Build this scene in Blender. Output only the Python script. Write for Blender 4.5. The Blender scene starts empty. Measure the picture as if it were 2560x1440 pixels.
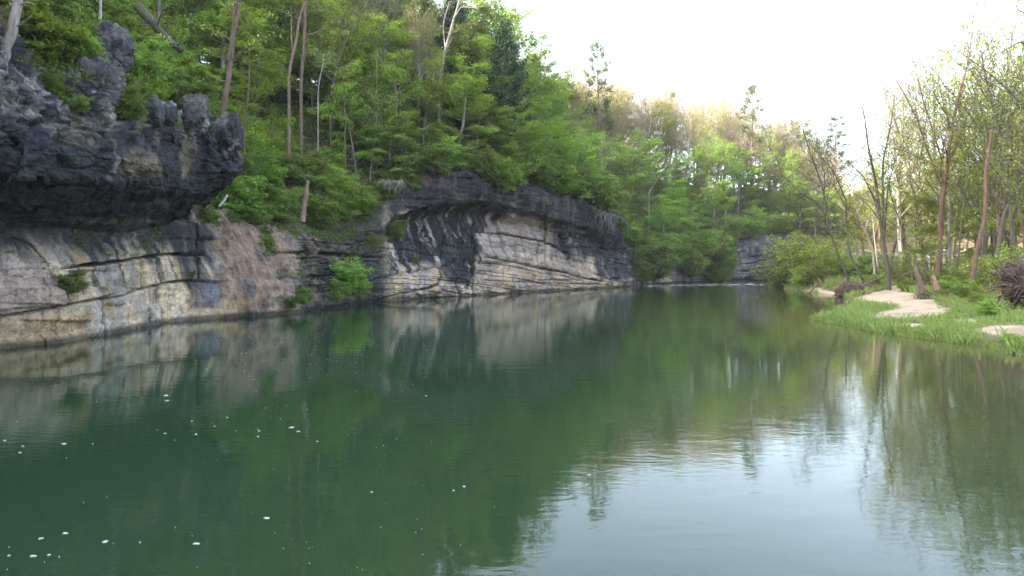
import bpy, math, colorsys
import numpy as np
from mathutils import Vector

# ---------------------------------------------------------------- camera, sky, sun
SC = bpy.context.scene
COL = SC.collection
F, CX, HZ, CAMH = 1706.667, 1280.0, 660.0, 3.0          # focal length and horizon of the photograph in its pixels
cam_d = bpy.data.cameras.new('camera')
cam_d.lens, cam_d.sensor_width = 24.0, 36.0
cam_d.shift_y = -(720.0 - HZ) / 2560.0
cam_d.clip_start, cam_d.clip_end = 0.1, 3000.0
cam = bpy.data.objects.new('camera', cam_d)
cam.location = (0, 0, CAMH)
cam.rotation_euler = (math.radians(90), 0, 0)
COL.objects.link(cam)
SC.camera = cam

SUN_EL, SUN_AZ = math.radians(23), math.radians(-107)     # azimuth clockwise from +Y: behind the left hill
world = bpy.data.worlds.new('World')
SC.world = world
world.use_nodes = True
wn = world.node_tree
bg = wn.nodes['Background']
sky = wn.nodes.new('ShaderNodeTexSky')
sky.sky_type = 'NISHITA'
sky.sun_disc = False
sky.sun_elevation = SUN_EL
sky.sun_rotation = SUN_AZ
sky.air_density, sky.dust_density, sky.ozone_density = 1.0, 4.0, 0.6
hs = wn.nodes.new('ShaderNodeHueSaturation')          # thin high haze: a paler sky
hs.inputs['Saturation'].default_value = 0.85
wn.links.new(sky.outputs[0], hs.inputs['Color'])
wn.links.new(hs.outputs[0], bg.inputs[0])
bg.inputs[1].default_value = 0.15
sun_d = bpy.data.lights.new('sun', 'SUN')
sun_d.energy, sun_d.angle, sun_d.color = 3.2, math.radians(0.5), (1.0, 0.86, 0.66)
sun = bpy.data.objects.new('sun', sun_d)
sdir = Vector((math.sin(SUN_AZ) * math.cos(SUN_EL), math.cos(SUN_AZ) * math.cos(SUN_EL), math.sin(SUN_EL)))
sun.rotation_euler = sdir.to_track_quat('Z', 'Y').to_euler()
sun.location = (0, 0, 60)
COL.objects.link(sun)
SC.view_settings.view_transform = 'Standard'
SC.view_settings.look = 'None'
SC.view_settings.exposure = 3.2
SC.view_settings.gamma = 1.0
SC.render.engine = 'CYCLES'
SC.cycles.use_denoising = True
SC.cycles.max_bounces = 9
SC.cycles.diffuse_bounces = 5
SC.cycles.glossy_bounces = 3
SC.cycles.transmission_bounces = 5
SC.cycles.caustics_reflective = False
SC.cycles.caustics_refractive = False


# ---------------------------------------------------------------- helpers: numbers
def P3(u, v, d):
    return np.array([(u - CX) / F * d, d, CAMH + (HZ - v) / F * d])


def W2(u, v, z=0.0):
    d = F * (CAMH - z) / (v - HZ)
    return np.array([(u - CX) / F * d, d])


def proj(p):
    y = np.maximum(p[..., 1], 0.5)
    return CX + F * p[..., 0] / y, HZ - F * (p[..., 2] - CAMH) / y


def sstep(a, b, x):
    t = np.clip((x - a) / (b - a), 0, 1)
    return t * t * (3 - 2 * t)


def _h(i, j, k, seed):
    n = (i * 374761393 + j * 668265263 + k * 1440662683 + seed * 974711) & 0xffffffff
    n = ((n ^ (n >> 13)) * 1274126177) & 0xffffffff
    n = ((n ^ (n >> 16)) * 2246822519) & 0xffffffff
    return ((n ^ (n >> 15)) & 0xffff) / 65535.0


def vnoise(x, y, z, seed=0):
    x, y, z = np.broadcast_arrays(np.asarray(x, float), np.asarray(y, float), np.asarray(z, float))
    xi, yi, zi = np.floor(x).astype(np.int64), np.floor(y).astype(np.int64), np.floor(z).astype(np.int64)
    fx, fy, fz = x - xi, y - yi, z - zi
    fx, fy, fz = fx * fx * (3 - 2 * fx), fy * fy * (3 - 2 * fy), fz * fz * (3 - 2 * fz)
    out = 0
    for a in (0, 1):
        wa = fx if a else 1 - fx
        for b in (0, 1):
            wb = fy if b else 1 - fy
            for c in (0, 1):
                wc = fz if c else 1 - fz
                out = out + wa * wb * wc * _h(xi + a, yi + b, zi + c, seed)
    return out * 2 - 1


def fbm(x, y, z, oct=4, seed=0, gain=0.5):
    a, s, t = 1.0, 0.0, 0.0
    for o in range(oct):
        k = 2.03 ** o
        s = s + a * vnoise(np.asarray(x) * k + 17.1 * o, np.asarray(y) * k, np.asarray(z) * k, seed + o)
        t += a
        a *= gain
    return s / t


def worley(x, y, z, seed=0, both=False):
    xi, yi, zi = np.floor(x).astype(np.int64), np.floor(y).astype(np.int64), np.floor(z).astype(np.int64)
    best = np.full(x.shape, 9.0)
    sec = np.full(x.shape, 9.0)
    for a in (-1, 0, 1):
        for b in (-1, 0, 1):
            for c in (-1, 0, 1):
                i, j, k = xi + a, yi + b, zi + c
                d = (i + _h(i, j, k, seed) - x) ** 2 + (j + _h(i, j, k, seed + 7) - y) ** 2 + (k + _h(i, j, k, seed + 13) - z) ** 2
                sec = np.minimum(sec, np.maximum(best, d))
                best = np.minimum(best, d)
    return (np.sqrt(best), np.sqrt(sec)) if both else np.sqrt(best)


def seg_dist(px, py, pts):
    best = np.full(px.shape, 1e9)
    for (ax, ay), (bx, by) in zip(pts[:-1], pts[1:]):
        dx, dy = bx - ax, by - ay
        t = np.clip(((px - ax) * dx + (py - ay) * dy) / (dx * dx + dy * dy + 1e-9), 0, 1)
        best = np.minimum(best, np.hypot(px - ax - t * dx, py - ay - t * dy))
    return best


def poly_sdf(px, py, pts):
    """Signed distance to a closed polygon, positive inside."""
    d = seg_dist(px, py, list(pts) + [pts[0]])
    ins = np.zeros(px.shape, bool)
    n = len(pts)
    for i in range(n):
        (ax, ay), (bx, by) = pts[i], pts[(i + 1) % n]
        if ay == by:
            continue
        c = ((ay > py) != (by > py)) & (px < (bx - ax) * (py - ay) / (by - ay) + ax)
        ins ^= c
    return np.where(ins, d, -d)


def mixc(c, col, m):
    return c * (1 - m[..., None]) + np.asarray(col) * m[..., None]


# ---------------------------------------------------------------- helpers: meshes and objects
def mesh_np(name, verts, faces, mat=None, smooth=False, col=None, mats=None, mat_idx=None):
    verts = np.asarray(verts, np.float32).reshape(-1, 3)
    faces = np.asarray(faces, np.int32)
    k = faces.shape[1]
    me = bpy.data.meshes.new(name)
    me.vertices.add(len(verts))
    me.vertices.foreach_set('co', verts.ravel())
    me.loops.add(faces.size)
    me.loops.foreach_set('vertex_index', faces.ravel())
    me.polygons.add(len(faces))
    me.polygons.foreach_set('loop_start', np.arange(0, faces.size, k, dtype=np.int32))
    if smooth:
        me.polygons.foreach_set('use_smooth', np.ones(len(faces), bool))
    if mat:
        me.materials.append(mat)
    me.update(calc_edges=True)
    if col is not None:
        at = me.color_attributes.new('stain', 'FLOAT_COLOR', 'POINT')
        c4 = np.ones((len(verts), 4), np.float32)
        c4[:, :3] = np.asarray(col).reshape(-1, 3)
        at.data.foreach_set('color', c4.ravel())
    return me


def obj(name, me, parent=None, loc=(0, 0, 0), rz=0.0, sc=(1, 1, 1)):
    o = bpy.data.objects.new(name, me)
    o.location = loc
    o.rotation_euler = (0, 0, rz)
    o.scale = sc if hasattr(sc, '__len__') else (sc, sc, sc)
    o.parent = parent
    COL.objects.link(o)
    return o


def tag(o, label=None, cat=None, group=None, kind=None):
    for k, v in (('label', label), ('category', cat), ('group', group), ('kind', kind)):
        if v:
            o[k] = v
    return o


def grid_faces(n, m):
    i, j = np.meshgrid(np.arange(n - 1), np.arange(m - 1), indexing='ij')
    a = (i * m + j).ravel()
    return np.stack([a, a + m, a + m + 1, a + 1], 1)


class Tubes:
    """Collects tapered tubes along polylines and makes ONE mesh of them."""
    def __init__(self):
        self.v, self.f, self.n = [], [], 0

    def add(self, pts, rad, k=5, cap=True):
        pts = np.asarray(pts, float)
        n = len(pts)
        rad = np.broadcast_to(np.asarray(rad, float), (n,))
        t = np.gradient(pts, axis=0)
        t /= np.linalg.norm(t, axis=1)[:, None] + 1e-9
        ref = np.array([0.31, 0.95, 0.08]) if abs(t[0][2]) > 0.7 else np.array([0.05, 0.1, 0.99])
        a = np.cross(t, ref)
        a /= np.linalg.norm(a, axis=1)[:, None] + 1e-9
        b = np.cross(t, a)
        ang = np.linspace(0, 2 * math.pi, k, endpoint=False)
        ring = (np.cos(ang)[None, :, None] * a[:, None, :] + np.sin(ang)[None, :, None] * b[:, None, :]) * rad[:, None, None] + pts[:, None, :]
        self.v.append(ring.reshape(-1, 3))
        i, j = np.meshgrid(np.arange(n - 1), np.arange(k), indexing='ij')
        j2 = (j + 1) % k
        f = np.stack([i * k + j, i * k + j2, (i + 1) * k + j2, (i + 1) * k + j], -1).reshape(-1, 4) + self.n
        self.f.append(f)
        self.n += n * k
        if cap and k >= 4:
            if k == 4:
                base = self.n - k
                self.f.append(np.array([[base, base + 1, base + 2, base + 3]]))
            else:
                tip = pts[-1] + t[-1] * rad[-1] * 0.4
                base = self.n - k
                self.v.append(tip[None])
                q = [[base + a_, base + (a_ + 1) % k, base + (a_ + 2) % k, self.n] for a_ in range(0, k - 1, 2)]
                q.append([base + k - 1, base, self.n, self.n]) if k % 2 else None
                self.f.append(np.array([r for r in q if len(set(r)) == 4]))
                self.n += 1

    def mesh(self, name, mat, smooth=True):
        return mesh_np(name, np.concatenate(self.v), np.concatenate(self.f), mat, smooth)


def leaf_quads(rng, pos, nrm, size, aspect=0.55, droop=0.25):
    """One kite-shaped quad per leaf: stem end, two sides, drooping tip."""
    n = len(pos)
    nrm = nrm / (np.linalg.norm(nrm, axis=1)[:, None] + 1e-9)
    d = rng.normal(size=(n, 3))
    d -= nrm * (d * nrm).sum(1)[:, None]
    d /= np.linalg.norm(d, axis=1)[:, None] + 1e-9
    s = np.cross(nrm, d)
    L = np.broadcast_to(size, (n,))[:, None]
    p0 = pos - d * L * 0.5
    p2 = pos + d * L * 0.5 - nrm * L * droop
    p1 = pos + s * L * aspect * 0.5 + nrm * L * 0.06
    p3 = pos - s * L * aspect * 0.5 + nrm * L * 0.06
    return np.stack([p0, p1, p2, p3], 1).reshape(-1, 3)


def leaf_mesh(name, quads, mat):
    return mesh_np(name, quads, np.arange(len(quads)).reshape(-1, 4), mat)


# ---------------------------------------------------------------- materials
def new_mat(name):
    m = bpy.data.materials.new(name)
    m.use_nodes = True
    nt = m.node_tree
    nt.nodes.clear()
    out = nt.nodes.new('ShaderNodeOutputMaterial')
    return m, nt, out


def N(nt, t, **kw):
    n = nt.nodes.new(t)
    for k, v in kw.items():
        if k.startswith('i_'):
            n.inputs[k[2:].replace('_', ' ')].default_value = v
        else:
            setattr(n, k, v)
    return n


def ramp(nt, fac, stops):
    r = nt.nodes.new('ShaderNodeValToRGB')
    el = r.color_ramp.elements
    while len(el) < len(stops):
        el.new(0.5)
    for e, (p, c) in zip(el, stops):
        e.position = p
        e.color = (*c, 1) if len(c) == 3 else c
    nt.links.new(fac, r.inputs[0])
    return r


def mixn(nt, fac, a, b, blend='MIX'):
    m = nt.nodes.new('ShaderNodeMix')
    m.data_type = 'RGBA'
    m.blend_type = blend
    for sock, val in ((m.inputs['Factor'], fac), (m.inputs['A'], a), (m.inputs['B'], b)):
        if hasattr(val, 'is_output'):
            nt.links.new(val, sock)
        elif isinstance(val, (int, float)):
            sock.default_value = val
        else:
            sock.default_value = (*val, 1)
    return m.outputs['Result']


def noise(nt, scale, detail=4, rough=0.55, vec=None, dist=0.0):
    n = nt.nodes.new('ShaderNodeTexNoise')
    n.inputs['Scale'].default_value = scale
    n.inputs['Detail'].default_value = detail
    n.inputs['Roughness'].default_value = rough
    n.inputs['Distortion'].default_value = dist
    if vec is not None:
        nt.links.new(vec, n.inputs['Vector'])
    return n.outputs['Fac']


def mapping(nt, vec, scale=(1, 1, 1), rot=(0, 0, 0)):
    m = nt.nodes.new('ShaderNodeMapping')
    m.inputs['Scale'].default_value = scale
    m.inputs['Rotation'].default_value = rot
    nt.links.new(vec, m.inputs['Vector'])
    return m.outputs[0]


def leaf_mat(name, a, b, trans=0.38, var=0.35):
    m, nt, out = new_mat(name)
    g = N(nt, 'ShaderNodeNewGeometry')
    oi = N(nt, 'ShaderNodeObjectInfo')
    c = mixn(nt, g.outputs['Random Per Island'], a, b)
    hsv = N(nt, 'ShaderNodeHueSaturation')
    mr = N(nt, 'ShaderNodeMapRange')
    mr.inputs['To Min'].default_value, mr.inputs['To Max'].default_value = 1 - var, 1 + var * 0.6
    nt.links.new(oi.outputs['Random'], mr.inputs['Value'])
    nt.links.new(mr.outputs[0], hsv.inputs['Value'])
    mr2 = N(nt, 'ShaderNodeMapRange')
    mr2.inputs['To Min'].default_value, mr2.inputs['To Max'].default_value = 0.485, 0.512
    nt.links.new(oi.outputs['Random'], mr2.inputs['Value'])
    nt.links.new(mr2.outputs[0], hsv.inputs['Hue'])
    nt.links.new(c, hsv.inputs['Color'])
    d = N(nt, 'ShaderNodeBsdfPrincipled')
    d.inputs['Roughness'].default_value = 0.55
    d.inputs['Specular IOR Level'].default_value = 0.25
    t = N(nt, 'ShaderNodeBsdfTranslucent')
    nt.links.new(hsv.outputs[0], d.inputs['Base Color'])
    tc = mixn(nt, 1.0, hsv.outputs[0], (1.25, 1.15, 0.55), 'MULTIPLY')
    nt.links.new(tc, t.inputs['Color'])
    mx = N(nt, 'ShaderNodeMixShader')
    mx.inputs[0].default_value = trans
    nt.links.new(d.outputs[0], mx.inputs[1])
    nt.links.new(t.outputs[0], mx.inputs[2])
    nt.links.new(mx.outputs[0], out.inputs[0])
    return m


def bark_mat(name, a, b, moss=None):
    m, nt, out = new_mat(name)
    tc = N(nt, 'ShaderNodeTexCoord')
    v = mapping(nt, tc.outputs['Object'], (9, 9, 1.3))
    n = noise(nt, 1.0, 5, 0.65, v)
    c = ramp(nt, n, [(0.3, a), (0.7, b)]).outputs[0]
    if moss:
        n2 = noise(nt, 0.8, 3, 0.6, tc.outputs['Object'])
        c = mixn(nt, ramp(nt, n2, [(0.5, (0, 0, 0)), (0.62, (1, 1, 1))]).outputs[0], c, moss)
    d = N(nt, 'ShaderNodeBsdfPrincipled')
    d.inputs['Roughness'].default_value = 0.9
    nt.links.new(c, d.inputs['Base Color'])
    bp = N(nt, 'ShaderNodeBump')
    bp.inputs['Strength'].default_value, bp.inputs['Distance'].default_value = 0.7, 0.04
    nt.links.new(n, bp.inputs['Height'])
    nt.links.new(bp.outputs[0], d.inputs['Normal'])
    nt.links.new(d.outputs[0], out.inputs[0])
    return m


def rock_mat(name):
    m, nt, out = new_mat(name)
    at = N(nt, 'ShaderNodeAttribute', attribute_name='stain')
    tc = N(nt, 'ShaderNodeTexCoord')
    ob = tc.outputs['Object']
    n1 = noise(nt, 1.6, 8, 0.68, ob)
    n2 = noise(nt, 9.0, 5, 0.65, ob)
    n3 = noise(nt, 1.0, 5, 0.6, mapping(nt, ob, (2.2, 2.2, 0.35)))
    vo = nt.nodes.new('ShaderNodeTexVoronoi')
    vo.feature = 'DISTANCE_TO_EDGE'
    vo.inputs['Scale'].default_value = 1.0
    wv = N(nt, 'ShaderNodeVectorMath', operation='ADD')
    wn_ = nt.nodes.new('ShaderNodeTexNoise')
    wn_.inputs['Scale'].default_value = 2.5
    nt.links.new(ob, wn_.inputs['Vector'])
    nt.links.new(mapping(nt, ob, (1.1, 1.1, 1.9)), wv.inputs[0])
    nt.links.new(wn_.outputs['Color'], wv.inputs[1])
    nt.links.new(wv.outputs[0], vo.inputs['Vector'])
    crack = ramp(nt, vo.outputs['Distance'], [(0.0, (.45, .45, .45)), (0.035, (1, 1, 1))]).outputs[0]
    n4 = noise(nt, 26.0, 3, 0.7, ob)
    c = mixn(nt, 1.0, at.outputs['Color'], ramp(nt, n1, [(0.25, (0.5, 0.5, 0.52)), (0.5, (0.95, 0.95, 0.95)), (0.72, (1.35, 1.3, 1.22))]).outputs[0], 'MULTIPLY')
    c = mixn(nt, 0.3, c, ramp(nt, n3, [(0.34, (0.35, 0.35, 0.38)), (0.55, (1.1, 1.1, 1.1))]).outputs[0], 'MULTIPLY')
    c = mixn(nt, 0.6, c, ramp(nt, n2, [(0.3, (0.55, 0.55, 0.55)), (0.6, (1.15, 1.15, 1.15))]).outputs[0], 'MULTIPLY')
    c = mixn(nt, 0.6, c, crack, 'MULTIPLY')
    c = mixn(nt, 0.5, c, ramp(nt, n4, [(0.3, (0.6, 0.6, 0.6)), (0.65, (1.2, 1.2, 1.2))]).outputs[0], 'MULTIPLY')
    d = N(nt, 'ShaderNodeBsdfPrincipled')
    d.inputs['Roughness'].default_value = 0.82
    d.inputs['Specular IOR Level'].default_value = 0.3
    nt.links.new(c, d.inputs['Base Color'])
    b1 = N(nt, 'ShaderNodeBump')
    b1.inputs['Strength'].default_value, b1.inputs['Distance'].default_value = 0.9, 0.12
    nt.links.new(n1, b1.inputs['Height'])
    b2 = N(nt, 'ShaderNodeBump')
    b2.inputs['Strength'].default_value, b2.inputs['Distance'].default_value = 1.0, 0.05
    nt.links.new(n2, b2.inputs['Height'])
    nt.links.new(b1.outputs[0], b2.inputs['Normal'])
    b4 = N(nt, 'ShaderNodeBump')
    b4.inputs['Strength'].default_value, b4.inputs['Distance'].default_value = 0.7, 0.06
    nt.links.new(crack, b4.inputs['Height'])
    nt.links.new(b2.outputs[0], b4.inputs['Normal'])
    nt.links.new(b4.outputs[0], d.inputs['Normal'])
    nt.links.new(d.outputs[0], out.inputs[0])
    return m


def soil_mat(name, stops, scale=0.8, bump=0.15, attr=False):
    m, nt, out = new_mat(name)
    tc = N(nt, 'ShaderNodeTexCoord')
    n1 = noise(nt, scale, 8, 0.7, tc.outputs['Object'])
    n2 = noise(nt, scale * 9, 5, 0.7, tc.outputs['Object'])
    c = ramp(nt, n1, stops).outputs[0]
    if attr:
        at = N(nt, 'ShaderNodeAttribute', attribute_name='stain')
        c = at.outputs['Color']
    c = mixn(nt, 0.7, c, ramp(nt, n2, [(0.3, (0.55, 0.55, 0.55)), (0.65, (1.25, 1.22, 1.18))]).outputs[0], 'MULTIPLY')
    d = N(nt, 'ShaderNodeBsdfPrincipled')
    d.inputs['Roughness'].default_value = 0.95
    d.inputs['Specular IOR Level'].default_value = 0.15
    nt.links.new(c, d.inputs['Base Color'])
    b = N(nt, 'ShaderNodeBump')
    b.inputs['Strength'].default_value, b.inputs['Distance'].default_value = 0.8, bump
    nt.links.new(n2, b.inputs['Height'])
    nt.links.new(b.outputs[0], d.inputs['Normal'])
    nt.links.new(d.outputs[0], out.inputs[0])
    return m


def water_mat():
    m, nt, out = new_mat('river_water')
    tc = N(nt, 'ShaderNodeTexCoord')
    ob = tc.outputs['Object']
    d = N(nt, 'ShaderNodeBsdfPrincipled')
    d.inputs['Base Color'].default_value = (0.014, 0.041, 0.017, 1)
    at = N(nt, 'ShaderNodeAttribute', attribute_name='stain')        # deep green channel, brown sandy shallows
    nt.links.new(at.outputs['Color'], d.inputs['Base Color'])
    d.inputs['Roughness'].default_value = 0.02
    d.inputs['IOR'].default_value = 1.333
    patch = ramp(nt, noise(nt, 0.11, 3, 0.5, mapping(nt, ob, (1.0, 0.6, 1))), [(0.38, (0.25, 0.25, 0.25)), (0.62, (1, 1, 1))]).outputs[0]
    # ripples: long low waves and short wind ripples, stronger in patches and on the riffle far up the river
    n1 = noise(nt, 1.5, 2, 0.5, mapping(nt, ob, (0.75, 1.5, 1), (0, 0, 0.25)))
    n2 = noise(nt, 6.0, 3, 0.55, mapping(nt, ob, (0.6, 1.3, 1), (0, 0, -0.2)), 0.4)
    mul = N(nt, 'ShaderNodeMath', operation='MULTIPLY')
    nt.links.new(n2, mul.inputs[0])
    nt.links.new(patch, mul.inputs[1])
    b1 = N(nt, 'ShaderNodeBump')
    b1.inputs['Strength'].default_value, b1.inputs['Distance'].default_value = 1.0, 0.0032
    nt.links.new(n1, b1.inputs['Height'])
    b2 = N(nt, 'ShaderNodeBump')
    b2.inputs['Strength'].default_value, b2.inputs['Distance'].default_value = 1.0, 0.0026
    nt.links.new(mul.outputs[0], b2.inputs['Height'])
    nt.links.new(b1.outputs[0], b2.inputs['Normal'])
    sep = N(nt, 'ShaderNodeSeparateXYZ')
    nt.links.new(ob, sep.inputs[0])
    mr = N(nt, 'ShaderNodeMapRange')
    for k, v in (('From Min', 92), ('From Max', 100), ('To Min', 0.0), ('To Max', 0.05)):
        mr.inputs[k].default_value = v
    nt.links.new(sep.outputs['Y'], mr.inputs['Value'])
    b3 = N(nt, 'ShaderNodeBump')
    b3.inputs['Strength'].default_value = 1.0
    nt.links.new(mr.outputs[0], b3.inputs['Distance'])
    nt.links.new(noise(nt, 3.0, 4, 0.6, ob), b3.inputs['Height'])
    nt.links.new(b2.outputs[0], b3.inputs['Normal'])
    nt.links.new(b3.outputs[0], d.inputs['Normal'])
    nt.links.new(d.outputs[0], out.inputs[0])
    return m


M_ROCK = rock_mat('weathered_limestone')
M_WATER = water_mat()
M_HILL = soil_mat('hillside_litter', [(0.3, (0.06, 0.048, 0.03)), (0.5, (0.13, 0.095, 0.062)), (0.62, (0.07, 0.09, 0.03)), (0.75, (0.18, 0.14, 0.10))], 0.35, 0.2)
M_BANK = soil_mat('bank_ground', [(0.4, (0.1, 0.1, 0.05)), (0.6, (0.2, 0.2, 0.1))], 0.8, 0.06, attr=True)
L_BRIGHT = leaf_mat('leaf_bright_green', (0.175, 0.31, 0.05), (0.30, 0.44, 0.095), 0.5)
L_MID = leaf_mat('leaf_mid_green', (0.14, 0.24, 0.055), (0.25, 0.35, 0.095), 0.47)
L_LIME = leaf_mat('leaf_yellow_green', (0.17, 0.26, 0.035), (0.27, 0.34, 0.07), 0.45)
L_OLIVE = leaf_mat('leaf_olive_bud', (0.17, 0.18, 0.07), (0.28, 0.27, 0.12), 0.4)
L_TAN = leaf_mat('leaf_tan_bud', (0.27, 0.24, 0.15), (0.38, 0.335, 0.21), 0.4)
L_CEDAR = leaf_mat('needle_cedar', (0.014, 0.040, 0.018), (0.030, 0.066, 0.026), 0.12)
L_PINE = leaf_mat('needle_pine', (0.045, 0.085, 0.025), (0.085, 0.13, 0.045), 0.2)
L_GRASS = leaf_mat('grass_blade', (0.15, 0.235, 0.05), (0.28, 0.36, 0.12), 0.35, 0.05)
L_DRY = leaf_mat('dry_grass_blade', (0.16, 0.11, 0.05), (0.26, 0.19, 0.09), 0.3, 0.05)
L_FERN = leaf_mat('undergrowth_leaf', (0.085, 0.15, 0.035), (0.18, 0.27, 0.075), 0.42, 0.05)
B_GREY = bark_mat('bark_grey', (0.11, 0.10, 0.09), (0.27, 0.245, 0.225))
B_DARK = bark_mat('bark_dark', (0.03, 0.026, 0.022), (0.09, 0.08, 0.065), (0.06, 0.075, 0.02))
B_BROWN = bark_mat('bark_brown', (0.07, 0.045, 0.03), (0.19, 0.13, 0.095))
B_PALE = bark_mat('bark_pale', (0.20, 0.18, 0.155), (0.42, 0.39, 0.35))
B_RED = bark_mat('bark_reddish', (0.10, 0.06, 0.042), (0.25, 0.17, 0.13))
B_SNAG = bark_mat('bark_weathered', (0.13, 0.105, 0.09), (0.33, 0.28, 0.245))
B_RBROWN = bark_mat('bark_red_brown', (0.05, 0.03, 0.022), (0.135, 0.085, 0.062))
B_MOSS = bark_mat('bark_mossy', (0.05, 0.045, 0.03), (0.14, 0.125, 0.09), (0.10, 0.13, 0.03))
B_DRIFT = bark_mat('driftwood_dark', (0.04, 0.028, 0.024), (0.15, 0.11, 0.09))

# ---------------------------------------------------------------- left bank: one line of the water's edge, with the rock standing on it
KEY = [  # pixel column, then plan x, y of the water's edge
    (-3600, -26, -70), (-3000, -22, -35), (-2400, -19.0, -8), (-1621, -17.6, 8), (-213, -17.9, 20)]
for u_, v_ in [(0, 872), (150, 858), (290, 832), (420, 806), (560, 795), (700, 785), (800, 775), (930, 757), (1050, 745), (1180, 738), (1300, 732),
               (1420, 725), (1510, 720), (1560, 716), (1600, 712), (1700, 706), (1840, 702)]:
    KEY.append((u_, *W2(u_, v_)))
KEY += [(1960, 52, 130), (2280, 78, 130), (2844, 112, 122), (3600, 150, 105)]
KEY = np.array(KEY)
us = np.concatenate([np.arange(-3600, -230, 60), np.arange(-220, 1660, 2.0), np.arange(1660, 2000, 4), np.arange(2010, 3601, 30)])
B = np.stack([np.interp(us, KEY[:, 0], KEY[:, 1]), np.interp(us, KEY[:, 0], KEY[:, 2])], 1)


def smooth1(a, s_axis, width):
    """Gaussian smoothing along arc length."""
    out = np.empty_like(a)
    for i in range(len(a)):
        w = np.exp(-0.5 * ((s_axis - s_axis[i]) / width) ** 2)
        out[i] = (w[:, None] * a).sum(0) / w.sum()
    return out


seg = np.gradient(B, axis=0)
wlen = np.hypot(seg[:, 0], seg[:, 1])
S = np.concatenate([[0], np.cumsum(np.hypot(*np.diff(B, axis=0).T))])
T_ = smooth1(seg, S, 4.0)
T_ /= np.linalg.norm(T_, axis=1)[:, None]
NR = np.stack([T_[:, 1], -T_[:, 0]], 1)                 # towards the river
NS = len(us)

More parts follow.
